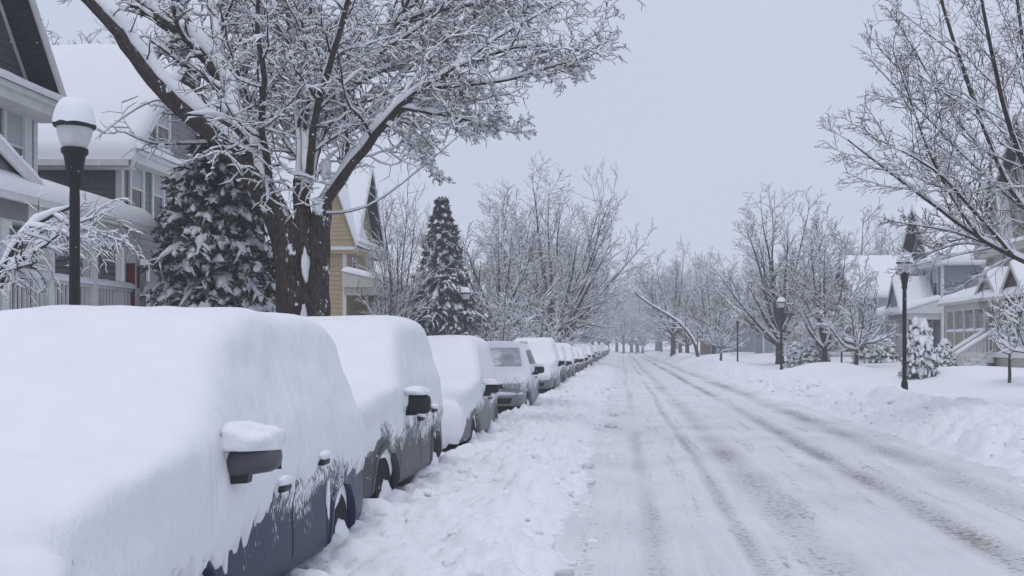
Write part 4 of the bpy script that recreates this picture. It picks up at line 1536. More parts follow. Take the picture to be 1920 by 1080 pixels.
ELM_A = vase_tree(21, 15.5, 8.6, nl=18, trunk_r=.34, fork=.12, snow=1.7, k2=11, k3=7, k4=3, arch=.10, rm=.014)
ELM_B = vase_tree(22, 13.0, 5.6, nl=15, trunk_r=.28, fork=.12, snow=1.5, k2=11, k3=8, k4=3, arch=.06, rm=.012)
ELM_C = vase_tree(23, 12.0, 6.0, nl=12, trunk_r=.26, fork=.22, snow=1.6, k2=11, k3=8, k4=3, arch=.15, rm=.017)
ELM_D = vase_tree(24, 10.0, 4.4, nl=12, trunk_r=.2, fork=.15, snow=1.7, k2=10, k3=7, k4=4, arch=.2, rm=.013)
CRAB = vase_tree(25, 5.2, 2.2, nl=12, trunk_r=.11, fork=.24, snow=1.9, k2=10, k3=7, k4=0, rm=.011, arch=.45, twig='twig_grey', bark='bark_pale', up2=0.03)
SHRUB = vase_tree(26, 4.6, 2.9, nl=14, trunk_r=.09, fork=.05, snow=1.9, k2=11, k3=8, k4=0, arch=.35, up2=0.04, rm=.012)
WISP = vase_tree(27, 7.4, 1.9, nl=9, trunk_r=.10, fork=.1, snow=0.75, k2=11, k3=8, k4=0, arch=.1, rm=.009)
SAPLING = vase_tree(28, 3.0, 1.0, nl=9, trunk_r=.05, fork=.42, snow=2.6, k2=9, k3=5, k4=0, arch=.5, bark='bark_pale', rm=.008)


def put_tree(name, label, mesh, px, d, scale=1.0, rz=0.0, X=None, group=None, lean=0.0):
    x = (px - 1165) * d / FPX if X is None else X
    return tree_obj(name, label, mesh, (x, d, gz(x, d) - 0.05), rz, scale, group, lean)


put_tree('elm_tree', 'wide bare spreading tree over the far parked cars, left of the street', ELM_A, 1040, 84, 1.04, 0.4)
put_tree('elm_tree', 'bare tree just right of the small spruce on the left', ELM_C, 935, 68, 0.86, 2.1)
put_tree('ornamental_tree', 'low dense snow-laden shrub tree beside the spruce and street lamp', SHRUB, 935, 54, 1.0, 1.0)
put_tree('ornamental_tree', 'low snow-laden shrub tree behind the silver sport utility', SHRUB, 1000, 66, 1.08, 2.6)
put_tree('bare_tree', 'slender thin-branched bare tree beside the yellow house', WISP, 745, 45, 1.02, 0.3)
put_tree('bare_tree', 'thin bare bush at the foot of the yellow house porch', WISP, 728, 41, 0.62, 1.9)
put_tree('elm_tree', 'bare upright tree on the right lawn behind the second street lamp', ELM_B, 1462, 72, 1.0, 0.9)
put_tree('bare_tree', 'tall slender tree with a snow-plastered trunk on the right lawn', ELM_D, 1546, 60, 0.80, 0.2)
put_tree('ornamental_tree', 'small round snow-laden tree in front of the far porch on the right', CRAB, 1606, 53, 1.0, 0.5)
put_tree('ornamental_tree', 'small snow-clumped sapling in front of the porch stairs', SAPLING, 1893, 32, 0.95, 0.7)
put_tree('ornamental_tree', 'snow-clumped sapling cut by the right edge of the picture', SAPLING, 1924, 30.5, 1.0, 2.7)
put_tree('ornamental_tree', 'small snowy tree under the big upright tree, left of its trunk', CRAB, 1352, 84, 0.95, 1.7)
put_tree('ornamental_tree', 'small snowy tree beside the second street lamp on the right', CRAB, 1499, 66, 0.72, 3.0)
put_tree('elm_tree', 'bare snow-laden tree left of the far brick chimney', ELM_C, 1262, 118, 1.06, 1.1)
put_tree('elm_tree', 'bare tree in front of the far brick chimney on the right', ELM_D, 1338, 104, 1.0, 4.1)
put_tree('elm_tree', 'bare tree rising behind the right-hand lawn between lamp and gables', ELM_C, 1610, 88, 1.0, 5.1)
put_tree('elm_tree', 'bare tree behind the porch row at the right', ELM_A, 1700, 96, 0.80, 2.2)
put_tree('elm_tree', 'bare tree behind the leftmost house, seen over its gable', ELM_B, 85, 40, 1.08, 2.2)
put_tree('elm_tree', 'bare tree behind the grey house roof at the left', ELM_B, 300, 52, 1.3, 4.0)
# leaning tree on the right, far down
T = Tree(33)
LB = at(1312, 670, 100); LB[2] = gz(LB[0], 100) - .1
ll = [px_limb([(1312, 690, 0), (1304, 640, 0), (1285, 615, 0), (1258, 592, 0), (1215, 570, 0), (1190, 548, 0)], .18, .07, LB, 100)]
P1, R1, L_ = T.limbs(ll, 14, 8, 1.3)
P2, R2, L2_ = T.level(P1, R1, L_, 14, 7, 4, snow=1.4, wig=.1, up=.10, t0=.25, ang=(35, 70), ratio=(.3, .5), rr=.4, tipfall=.3, drop=.1)
P3, R3, L3_ = T.level(P2, R2, L2_, 8, 4, 3, snow=1.6, fine=True, wig=.15, up=.04, t0=.1, ang=(25, 60), ratio=(.3, .55), rr=.5, tipfall=.3, drop=.2)
T.level(P3, R3, L3_, 5, 2, 3, snow=1.8, fine=True, wig=.2, up=.03, t0=.1, ang=(25, 60), ratio=(.35, .6), rr=.7, tipfall=.3, drop=.3)
tree_obj('leaning_tree', 'tree far down on the right whose snow-topped trunk leans over the street', T.meshes('bark_limb', 'twig_grey'), LB)

far = [(-13, 285, ELM_A, 1.3), (-7.5, 278, ELM_C, 1.5), (-1.2, 282, ELM_C, 1.5), (4.2, 276, ELM_A, 1.3), (10, 284, ELM_C, 1.5), (15, 290, ELM_A, 1.3), (-8.5, 110, ELM_A, 1.0), (-7.5, 142, ELM_A, 1.05), (-3.2, 250, ELM_A, 1.2), (2.5, 262, ELM_A, 1.2), (8.5, 255, ELM_A, 1.25), (9.5, 172, ELM_A, .95), (12, 152, ELM_A, .9), (-6.4, 103, ELM_C, 1.0), (-6.8, 118, ELM_D, 1.2), (-6.2, 134, ELM_C, 1.05), (-7.0, 150, ELM_B, 0.95), (-6.0, 168, ELM_C, 1.1), (-6.4, 190, ELM_A, .85), (-4.5, 214, ELM_C, 1.0),
       (8.2, 132, ELM_D, 1.15), (9.0, 146, ELM_C, 1.0), (8.0, 163, ELM_D, 1.2), (8.8, 182, ELM_C, 1.05), (7.6, 204, ELM_C, 1.0),
       (0.5, 232, ELM_C, 1.0), (4.8, 240, ELM_D, 1.25), (-9, 236, ELM_C, 1.1), (11, 230, ELM_C, 1.1)]
for i, (x, d, me_, s) in enumerate(far):
    lab = ('far bare snow-laden tree on the left verge at the end of the street' if x < -1 else
           'far bare snow-laden tree on the right verge at the end of the street' if x > 6 else 'far bare snow-laden tree where the street disappears')
    put_tree('elm_tree', lab, me_, 0, d, s, i * 1.37, X=x, group='far bare trees')
back = [(-17, 78, ELM_A, .7), (-20, 100, ELM_C, 1.0), (-15, 128, ELM_C, 1.1), (-16, 160, ELM_A, .9), (16, 118, ELM_C, 1.0), (19, 140, ELM_A, .8), (17, 165, ELM_C, 1.1), (-25, 66, ELM_B, .9), (27, 78, ELM_B, .85)]
for i, (x, d, me_, s) in enumerate(back):
    lab = 'bare tree back among the houses on the left' if x < 0 else 'bare tree back among the houses on the right'
    put_tree('elm_tree', lab, me_, 0, d, s, i * 2.1 + .3, X=x, group='bare trees behind the houses')

# --- arching ornamental tree in front of the left porch
AD = 14.5
AB = at(-40, 700, AD); AB[2] = gz(AB[0], AD) - .1
T = Tree(41)


def al(pts, r0, r1):
    return px_limb(pts, r0, r1, AB, AD)


arc = [al([(-45, 760, 0), (-35, 640, 0), (-15, 560, 0), (15, 475, 0), (50, 425, .1), (95, 400, .2), (140, 386, .3)], .07, .02),
       al([(-15, 560, 0), (20, 512, -.2), (45, 480, -.3), (75, 468, -.4), (110, 440, -.5)], .035, .012),
       al([(-20, 570, 0), (15, 508, -.2), (40, 500, -.4), (68, 492, -.5)], .03, .012),
       al([(95, 400, .2), (130, 425, .2), (165, 432, .2), (200, 443, .2), (236, 455, .2)], .018, .006),
       al([(50, 425, .1), (90, 430, .0), (125, 440, -.1), (150, 460, -.2)], .02, .008),
       al([(-15, 560, 0), (30, 500, .6), (80, 450, .9), (130, 425, 1.1), (190, 402, 1.2)], .03, .008),
       al([(15, 475, 0), (60, 440, .5), (110, 425, .6), (150, 440, .6), (180, 470, .6)], .022, .008)]
P1, R1, L_ = T.limbs(arc, 14, 7, 1.7)
P2, R2, L2_ = T.level(P1[1:], R1[1:], L_[1:], 14, 6, 4, snow=1.8, rmin=.006, wig=.16, up=-.02, t0=.2, ang=(30, 65), ratio=(.25, .5), rr=.5, tipfall=.2, drop=.05, droop=.45)
P3, R3, L3_ = T.level(P2, R2, L2_, 9, 3, 3, snow=2.0, rmin=.0045, fine=True, wig=.25, up=-.03, t0=.1, ang=(25, 60), ratio=(.3, .55), rr=.6, tipfall=.3, drop=.15, droop=.35)
tree_obj('weeping_tree', 'small arching tree bent under snow in front of the white porch', T.meshes('bark_limb', 'twig', 'snow_small'), AB)


# ------------------------------------------------------------------ evergreens
def spruce(seed, H, Rb, whorls, per, needle='needle', snow=1.0, z0=0.25, dome=0.0, tuft=0.16, expo=.85, lump=1.0):
    """trunk, drooping boughs set with needle sprays, and pads of snow on the boughs"""
    rng = np.random.RandomState(seed)
    NV, NQ, SV, SQ, off, soff = [], [], [], [], 0, 0
    S, D, L, = [], [], []
    for w in range(whorls):
        t = (w + rng.uniform(-.3, .3)) / whorls
        t = min(max(t, 0), .985)
        z = z0 + (H - z0) * t
        rad = Rb * ((1 - t) ** (expo if not dome else 0.5)) * rng.uniform(.82, 1.1) + 0.05
        n_ = max(4, int(per * (1 - 0.55 * t)))
        for k in range(n_):
            a = 2 * math.pi * (k + rng.uniform(-.4, .4)) / n_ + w * 1.3
            S.append((0.03 * math.cos(a), 0.03 * math.sin(a), z + rng.uniform(-.06, .06)))
            D.append((math.cos(a), math.sin(a), 0.35 + 0.6 * t - 0.1))
            L.append(rad * rng.uniform(.8, 1.12))
    S, D, L = np.array(S), np.array(D), np.array(L)
    R = 0.012 + 0.012 * L
    P, RR = grow(S, D, L * 1.08, R, 7, 0.05, -0.02, rng, .3, droop=0.42)
    tb = [tubes(P, RR, 3)]
    # side sprays along each bough
    k = 11
    S2, D2, L2_, R2 = children(P, RR, L, k, rng, t0=.18, ang=(40, 65), ratio=(.30, .46), rr=.5, tipfall=.45, flat=.75)
    P2, RR2 = grow(S2, D2, L2_, R2, 3, .08, -.03, rng, .3, droop=.30)
    m2 = len(P2)
    # needles: slim crossing blades along boughs and sprays
    segs = [(P, 16, 1.0), (P2, 11, .9)]
    bl_V, bl_Q, bo = [], [], 0
    for (PP, nb, sc) in segs:
        mm, n1, _ = PP.shape
        par = np.repeat(np.arange(mm), nb)
        t = rng.uniform(.12, 1.0, len(par)) * (n1 - 1)
        i0 = np.minimum(t.astype(int), n1 - 2); fr = (t - i0)[:, None]
        C = PP[par, i0] * (1 - fr) + PP[par, i0 + 1] * fr
        Tn = PP[par, i0 + 1] - PP[par, i0]; Tn /= np.maximum(np.linalg.norm(Tn, axis=1, keepdims=True), 1e-9)
        A = rng.randn(len(par), 3); A[:, 2] = A[:, 2] * .6 - .25
        A -= (A * Tn).sum(1, keepdims=True) * Tn
        A /= np.maximum(np.linalg.norm(A, axis=1, keepdims=True), 1e-9)
        dirn = Tn * .75 + A * .75
        dirn /= np.linalg.norm(dirn, axis=1, keepdims=True)
        ln = tuft * sc * rng.uniform(.6, 1.15, len(par))[:, None]
        wd = np.cross(dirn, rng.randn(len(par), 3)); wd /= np.maximum(np.linalg.norm(wd, axis=1, keepdims=True), 1e-9)
        w_ = .018 * sc * rng.uniform(.7, 1.3, len(par))[:, None] * (tuft / .16)
        q = np.stack([C - wd * w_ * .5, C + dirn * ln * .5 - wd * w_, C + dirn * ln, C + dirn * ln * .5 + wd * w_], 1)
        bl_V.append(q.reshape(-1, 3)); bl_Q.append(np.arange(len(par) * 4).reshape(-1, 4) + bo); bo += len(par) * 4
    crown = np_mesh('crown', np.concatenate(bl_V), np.concatenate(bl_Q), mat=needle, smooth=False)
    # snow pads: lumpy flattened tubes on boughs and sprays
    pads = []
    for (PP, wmul, keep, hmul) in ((P, .085, .80, .080), (P2, .050, .92, .055)):
        mm, n1, _ = PP.shape
        sel = rng.rand(mm) < keep * min(1.0, snow)
        PP = PP[sel]; mm = len(PP)
        t = np.linspace(0, 1, n1)
        prof = np.clip(np.sin(np.pi * np.clip((t - .05) / .98, 0, 1) ** 1.3) ** .6, 0, 1) * (t > .05)
        nzv = perlin(PP * 9.0 + seed)
        lo_ = (.9, 1.3) if wmul > .06 else (.7, 2.4)
        wv = wmul * prof[None] * np.clip(lo_[0] + lo_[1] * nzv, .05, 1.9) * (0.6 + 0.5 * min(1.2, Rb)) * snow ** .5
        hv = hmul * prof[None] * np.clip(lo_[0] + lo_[1] * nzv, .05, 2.0) * (0.6 + 0.5 * min(1.2, Rb)) * snow ** .5
        Tn = np.gradient(PP, axis=1); Tn /= np.maximum(np.linalg.norm(Tn, axis=2, keepdims=True), 1e-9)
        Sd = np.cross(Tn, np.array([0, 0, 1.0])); Sd /= np.maximum(np.linalg.norm(Sd, axis=2, keepdims=True), 1e-9)
        a = np.linspace(0, 2 * np.pi, 5, endpoint=False) + .3
        jit = 1 + .30 * rng.randn(mm, n1, 5)
        V = PP[:, :, None] + np.array([0, 0, .025]) + Sd[:, :, None] * (np.cos(a) * wv[:, :, None] * jit)[..., None] + np.array([0, 0, 1.0]) * ((np.sin(a) * .5 + .35) * hv[:, :, None] * jit * 1.6)[..., None]
        ids = np.arange(mm * n1 * 5).reshape(mm, n1, 5); nx_ = np.roll(ids, -1, 2)
        Q = np.stack([ids[:, :-1], nx_[:, :-1], nx_[:, 1:], ids[:, 1:]], -1).reshape(-1, 4)
        pads.append((V.reshape(-1, 3), Q))
    V0, Q0 = pads[0]; V1, Q1 = pads[1]
    snow_me = np_mesh('snow_cover', np.concatenate([V0, V1]), np.concatenate([Q0, Q1 + len(V0)]), mat='snow_small')
    tr = [tubes(np.array([[(0, 0, -.4), (0, 0, H * .3), (0, 0, H * .7), (0, 0, H * 1.0)]]), np.array([[.05 + .05 * Rb, .05 * Rb + .03, .02 * Rb + .02, .006]]), 8)] + tb
    Vs, Qs, o_ = [], [], 0
    for V, Q in tr:
        Vs.append(V); Qs.append(Q + o_); o_ += len(V)
    trunk_me = np_mesh('trunk', np.concatenate(Vs), np.concatenate(Qs), mat='twig')
    return {'trunk': trunk_me, 'crown': crown, 'snow': snow_me}


def put_ever(name, label, me_, px, d, scale=1.0, rz=0.0, group=None, cat='tree'):
    x = (px - 1165) * d / FPX
    o = tree_obj(name, label, me_, (x, d, gz(x, d) - .05), rz, scale, group)
    o['category'] = cat
    return o


SP_BIG = spruce(51, 5.3, 1.75, 20, 21, snow=1.35, tuft=.2, expo=.6)
put_ever('spruce_tree', 'big dark snow-clotted spruce in front of the grey house', SP_BIG, 408, 22.8)
SP_TALL = spruce(52, 7.9, 2.3, 26, 17, needle='needle_blue', snow=1.5, tuft=.26, expo=.95)
put_ever('spruce_tree', 'tall pointed spruce on the left beyond the yellow house', SP_TALL, 829, 50)
DOME = spruce(53, 1.75, .68, 10, 15, snow=4.2, z0=.1, dome=1, tuft=.13)
put_ever('conifer_bush', 'rounded snow-smothered conifer bush behind the near right lamp', DOME, 1724, 37, (.85, .85, 1.05), 0.0, cat='bush')
put_ever('conifer_bush', 'smaller snow-smothered conifer bush beside the porch stairs', DOME, 1772, 44, .66, 1.0, cat='bush')
HEDGE = [(1497, 62, 'bare-trunked tree and lamp'), (1530, 61, 'snow-plastered slender trunk'), (1628, 60, 'round ornamental tree'), (1655, 58, 'porch railing')]
for i, (px, d, near) in enumerate(HEDGE):
    put_ever('conifer_bush', f'low snow-covered evergreen bush by the {near}', DOME, px, d, (1.15, 1.15, .8), i * 1.1, 'low evergreen bushes on the right', 'bush')

# ------------------------------------------------------------------ houses
def window(root, loc, rz, w, h, blind=True, trim='trim_white', snow=True, tw=.10):
    fr = MB()
    fr.box(0, .055, -w / 2 - tw, -w / 2, -.02, h + tw)
    fr.box(0, .055, w / 2, w / 2 + tw, -.02, h + tw)
    fr.box(0, .057, -w / 2, w / 2, h, h + tw)
    fr.box(0, .075, -w / 2 - tw - .04, w / 2 + tw + .04, h + tw, h + tw + .05)
    fr.box(0, .045, -w / 2, w / 2, h * .5 - .025, h * .5 + .025)
    fr.box(0, .030, -w / 2, -w / 2 + .035, 0, h); fr.box(0, .030, w / 2 - .035, w / 2, 0, h)
    wd = fr.build('window', trim, root, loc=loc, rot=(0, 0, rz))
    MB().box(0, .016, -w / 2 + .035, w / 2 - .035, h * .5 + .025, h).build('pane', 'blind' if blind else 'glass', wd)
    MB().box(0, .012, -w / 2 + .035, w / 2 - .035, 0, h * .5 - .025).build('pane', 'glass', wd)
    MB().box(0, .11, -w / 2 - tw - .03, w / 2 + tw + .03, -.07, -.02).build('sill', trim, wd)
    if snow:
        snow_obj('sill_snow', wd, (.01, -w / 2 - tw, -.02), (.01, w / 2 + tw, -.02), (.10, w / 2 + tw, -.02), (.10, -w / 2 - tw, -.02), .07, nu=9, nv=7, rnd=.05, seed=loc[1], mat='snow_small', grow=.01)
    return wd


def plank_mesh(a, b_, step, axis='y', flip=1):
    """one lapped clapboard, z from 0 to step"""
    m_ = MB()
    if axis == 'y':
        m_.hexa([(.003, a, 0), (.030, a, 0), (.030, b_, 0), (.003, b_, 0), (.003, a, step), (.010, a, step), (.010, b_, step), (.003, b_, step)])
    else:
        m_.hexa([(a, -.003 * flip, 0), (b_, -.003 * flip, 0), (b_, -.030 * flip, 0), (a, -.030 * flip, 0),
                 (a, -.003 * flip, step), (b_, -.003 * flip, step), (b_, -.010 * flip, step), (a, -.010 * flip, step)])
    return m_


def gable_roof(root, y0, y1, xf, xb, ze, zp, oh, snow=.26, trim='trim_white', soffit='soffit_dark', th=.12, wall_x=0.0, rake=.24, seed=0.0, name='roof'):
    """pitched roof with its ridge along x; ze is the wall-top height"""
    ym = (y0 + y1) / 2
    sl = (zp - ze) / (ym - y0)
    objs = []
    for s, ya in ((-1, y0 - oh), (1, y1 + oh)):
        za = ze - oh * sl
        r_ = MB()
        r_.hexa([(xb, ya, za), (xf, ya, za), (xf, ym, zp), (xb, ym, zp), (xb, ya, za + th), (xf, ya, za + th), (xf, ym, zp + th), (xb, ym, zp + th)] if s < 0 else
                [(xb, ym, zp), (xf, ym, zp), (xf, ya, za), (xb, ya, za), (xb, ym, zp + th), (xf, ym, zp + th), (xf, ya, za + th), (xb, ya, za + th)])
        ro = r_.build(name, 'shingle', root)
        objs.append(ro)
        V, q = snow_slab((xf, ya, za + th), (xf, ym + .02 * -s, zp + th), (xb, ym + .02 * -s, zp + th), (xb, ya, za + th), snow, nu=16, nv=18, rnd=.22, amp=.30, seed=seed + s * 3 + 7, grow=.05)
        obj('roof_snow', np_mesh('roof_snow', V, q, mat='snow'), ro)
        # rake board at the front edge
        b_ = MB()
        b_.hexa([(xf + .004, ya, za + th - rake), (xf + .05, ya, za + th - rake), (xf + .05, ym, zp + th - rake), (xf + .004, ym, zp + th - rake),
                 (xf + .004, ya, za + th + .01), (xf + .05, ya, za + th + .01), (xf + .05, ym, zp + th + .01), (xf + .004, ym, zp + th + .01)])
        b_.build('rake_board', trim, root)
        if xf - wall_x > .25:
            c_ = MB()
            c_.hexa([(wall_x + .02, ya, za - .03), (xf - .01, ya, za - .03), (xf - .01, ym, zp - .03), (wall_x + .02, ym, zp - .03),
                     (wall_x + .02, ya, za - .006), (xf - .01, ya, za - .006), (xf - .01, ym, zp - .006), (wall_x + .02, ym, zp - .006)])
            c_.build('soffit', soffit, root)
            # frieze board on the wall under the soffit
            d_ = MB()
            yb = y0 if s < 0 else y1
            d_.hexa([(wall_x + .034, yb, ze - .20), (wall_x + .06, yb, ze - .20), (wall_x + .06, ym, zp - .20), (wall_x + .034, ym, zp - .20),
                     (wall_x + .034, yb, ze - .07), (wall_x + .06, yb, ze - .07), (wall_x + .06, ym, zp - .07), (wall_x + .034, ym, zp - .07)])
            d_.build('frieze_board', trim, root)
    return objs


def house(name, label, X, Y, side, W, D, eave, peak, of=.4, oh=.3, siding='siding_grey', side_siding=None, trim='trim_white', windows=(), side_windows=(), pent=True,
          step=.16, zlow=1.6, snow=.26, planks=True, cat='house', gable_siding=None, eaves=True):
    root = thing(name, label, cat, (X, Y, 0), 0.0 if side > 0 else math.pi, 'houses along the street')
    ss = side_siding or siding
    core = MB()
    core.box(-D, 0, 0, W, -.5, eave)
    core.add([(0, 0, eave), (0, W, eave), (0, W / 2, peak), (-D, 0, eave), (-D, W, eave), (-D, W / 2, peak)], [(0, 1, 2), (3, 5, 4), (0, 2, 5, 3), (1, 4, 5, 2), (0, 3, 4, 1)])
    wall = core.build('wall', siding, root)
    if planks:
        full = plank_mesh(.11, W - .11, step).mesh('clapboard', siding)
        z = zlow
        while z < peak - .25:
            if z + step <= eave:
                obj('clapboard', full, wall, (0, 0, z))
            elif z >= eave:
                hw = (peak - z - step) / (peak - eave) * W / 2
                if hw > .12:
                    plank_mesh(W / 2 - hw, W / 2 + hw, step).build('clapboard', gable_siding or siding, wall, loc=(0, 0, z))
            z += step
        lo = side > 0
        sm_ = plank_mesh(-D + .1, -.11, step, 'x', 1 if lo else -1).mesh('clapboard', ss)
        z = zlow
        while z + step <= eave:
            obj('clapboard', sm_, wall, (0, 0 if lo else W, z))
            z += step
    for yc in (0, W):
        MB().box(-.11, .036, yc - (.036 if yc == 0 else .11), yc + (.11 if yc == 0 else .036), 0, eave - .02).build('corner_board', trim, root)
    gable_roof(root, 0, W, of, -D - .2, eave, peak, oh, snow, trim, seed=X + Y)
    sl = (peak - eave) / (W / 2)
    if eaves:
        for yc, s in ((0, -1), (W, 1)):
            ze = eave - oh * sl
            ya = yc + s * oh
            MB().box(-D - .2, of - .02, min(ya, ya + s * .10), max(ya, ya + s * .10), ze - .06, ze + .09).build('gutter', trim, root)
            if oh > .15:
                MB().box(-D - .2, of - .03, min(yc + s * .04, ya), max(yc + s * .04, ya), ze - .10, ze - .065).build('eave_board', trim, root)
    if pent:
        p_ = MB()
        p_.box(.037, of + .02, -.12, W + .12, eave - .34, eave - .06)
        p_.box(of + .021, of + .09, -.16, W + .16, eave - .14, eave - .02)
        pe = p_.build('pent_eave', trim, root)
        snow_obj('pent_snow', pe, (.05, -.16, eave + .02), (.05, W + .16, eave + .02), (of + .09, W + .16, eave - .02), (of + .09, -.16, eave - .02), .20, nu=26, nv=9, rnd=.14, seed=Y * .7)
    for (yc, z0, w, h, bl) in windows:
        window(root, (.031, yc, z0), 0.0, w, h, bl, trim)
    for (xc, z0, w, h, bl) in side_windows:
        window(root, (xc, -.031 if side > 0 else W + .031, z0), -math.pi / 2 if side > 0 else math.pi / 2, w, h, bl, trim)
    return root


def porch(root, y0, y1, depth, zf, ze, rise=.75, cols=(), trim='trim_white', snow=.24, rail=True, gap=None, x0=.04, seed=0.0, bal=.13, col_w=.2, floor='trim_white'):
    """columned porch with sloping roof, railing and balusters"""
    MB().box(x0, depth + .12, y0, y1, zf - .22, zf).build('porch_floor', floor, root)
    sk = MB(); sk.box(x0 + .1, depth - .1, y0 + .1, y1 - .1, -.3, zf - .23); sk.build('porch_skirt', trim, root)
    MB().box(depth - .22, depth + .04, y0 + .08, y1 - .08, ze - .42, ze - .10).build('porch_beam', trim, root)
    for yy_ in (y0, y1 - .22):
        MB().box(x0, depth - .23, yy_ + .10, yy_ + .20, ze - .42, ze - .10).build('porch_beam', trim, root)
    r_ = MB()
    r_.hexa([(x0, y0 - .2, ze - .09), (depth + .22, y0 - .2, ze - .09), (depth + .22, y1 + .2, ze - .09), (x0, y1 + .2, ze - .09),
             (x0, y0 - .2, ze + rise), (depth + .22, y0 - .2, ze), (depth + .22, y1 + .2, ze), (x0, y1 + .2, ze + rise)])
    ro = r_.build('porch_roof', trim, root)
    MB().box(depth + .225, depth + .31, y0 - .25, y1 + .25, ze - .13, ze + .005).build('gutter', trim, root)
    snow_obj('roof_snow', ro, (x0, y0 - .2, ze + rise), (x0, y1 + .2, ze + rise), (depth + .28, y1 + .2, ze), (depth + .28, y0 - .2, ze), snow, nu=30, nv=14, rnd=.28, seed=seed, amp=.22)
    for yc in cols:
        c_ = MB()
        c_.box(depth - .18, depth - .18 + col_w, yc - col_w / 2, yc + col_w / 2, zf, ze - .42)
        c_.box(depth - .21, depth - .15 + col_w, yc - col_w / 2 - .03, yc + col_w / 2 + .03, zf + .003, zf + .14)
        c_.box(depth - .21, depth - .15 + col_w, yc - col_w / 2 - .03, yc + col_w / 2 + .03, ze - .55, ze - .425)
        c_.build('porch_column', trim, root)
    if rail:
        spans = []
        cs = sorted(cols)
        for a, b_ in zip(cs[:-1], cs[1:]):
            if gap and a <= gap <= b_:
                continue
            spans.append((a + col_w / 2, b_ - col_w / 2))
        xr = depth - .08
        bm = MB().box(-.018, .018, -.018, .018, 0, .70).mesh('baluster', trim)
        for (a, b_) in spans:
            rr = MB()
            rr.box(xr - .05, xr + .05, a, b_, zf + .84, zf + .90)
            ra = rr.build('railing', trim, root)
            MB().box(xr - .03, xr + .03, a, b_, zf + .08, zf + .13).build('bottom_rail', trim, ra)
            nb = max(2, int((b_ - a) / bal))
            for k in range(nb):
                obj('baluster', bm, ra, (xr, a + (k + .5) * (b_ - a) / nb, zf + .135))
            snow_obj('rail_snow', ra, (xr - .05, a, zf + .90), (xr - .05, b_, zf + .90), (xr + .06, b_, zf + .90), (xr + .06, a, zf + .90), .13, nu=16, nv=7, rnd=.06, seed=a * 3 + seed, mat='snow_small', amp=.5)


def small_gable(root, y0, y1, xf, xb, ze, zp, siding, trim='trim_white', oh=.15, of=.12, snow=.2, seed=0.0, win=None):
    """front-facing gable on a roof or porch"""
    c_ = MB()
    ym = (y0 + y1) / 2
    c_.box(xb, xf, y0, y1, ze - .6, ze)
    c_.add([(xf, y0, ze), (xf, y1, ze), (xf, ym, zp), (xb, y0, ze), (xb, y1, ze), (xb, ym, zp)], [(0, 1, 2), (3, 5, 4), (0, 2, 5, 3), (1, 4, 5, 2), (0, 3, 4, 1)])
    w_ = c_.build('gable_wall', siding, root)
    step = .18
    z = ze
    while z + step < zp - .15:
        hw = (zp - z - step) / (zp - ze) * (y1 - y0) / 2
        plank_mesh(ym - hw, ym + hw, step).build('clapboard', siding, w_, loc=(xf, 0, z))
        z += step
    gable_roof(root, y0, y1, xf + of, xb, ze, zp, oh, snow, trim, wall_x=xf, rake=.18, seed=seed, name='gable_roof')
    if win:
        window(root, (xf + .031, ym, win[0]), 0.0, win[1], win[2], True, trim)


# House A: leftmost, pale grey, with the long white porch
A = house('clapboard_house', 'leftmost house, grey clapboard gable with long white railed porch', -12.2, 15.4, 1, 6.8, 8, 6.75, 11.4, of=.62, oh=.12, siding='siding_grey',
          gable_siding='siding_dark', windows=[(5.95, 5.05, .62, 1.42, True), (4.9, 5.05, .62, 1.42, True), (2.4, 5.05, .7, 1.42, True), (5.9, 2.35, .7, 1.6, False), (4.2, 2.35, .7, 1.6, False), (2.2, 2.35, .7, 1.6, False)])
MB().box(.04, .075, 6.38, 6.55, 5.0, 6.5).build('trim_board', 'trim_white', A)
porch(A, .2, 6.75, 2.2, 2.02, 4.22, .75, cols=(.4, 1.9, 3.3, 4.85, 6.62), seed=1.0, snow=.30)
small_gable(A, -1.6, 2.5, 2.25, .1, 4.42, 5.3, 'siding_grey', seed=3.0, snow=.22)
MB().box(.04, .09, 3.0, 3.95, 2.02, 4.0).build('door', 'door_brown', A)
# red banner hung on the last porch column
bn = MB()
bn.box(2.03, 2.21, 6.502, 6.517, 2.38, 3.45)
bn.build('banner', 'red_paint', A)
MB().box(2.223, 2.236, 6.56, 6.68, 2.95, 3.40).build('banner', 'red_paint', A)
# House B: dark grey, broad snowy roof
B = house('clapboard_house', 'grey clapboard house with broad snow-covered roof, second from the left', -12.2, 26.0, 1, 6.0, 9, 6.55, 9.55, of=.42, oh=.42, siding='siding_grey', side_siding='siding_dark',
          windows=[(.72, 5.0, .62, 1.36, True), (1.95, 5.0, .58, 1.36, True), (3.9, 5.0, .7, 1.36, True), (2.25, 6.95, .70, 1.2, True), (.9, 2.3, .8, 1.5, False), (3.0, 2.3, .8, 1.5, False)],
          side_windows=[(-4.5, 4.6, .8, 1.3, True)], snow=.34)
# House C: yellow
Cc = house('clapboard_house', 'yellow clapboard house with steep snowy gables beyond the big maple', -12.0, 46.4, 1, 5.2, 8, 6.3, 9.9, of=.55, oh=.25, siding='siding_yellow', trim='trim_white',
           windows=[(1.3, 4.75, .62, 1.5, True), (3.9, 4.75, .62, 1.5, True), (2.6, 7.0, .5, 1.0, True)], side_windows=[(-2.6, 4.75, .7, 1.4, True)], step=.2)
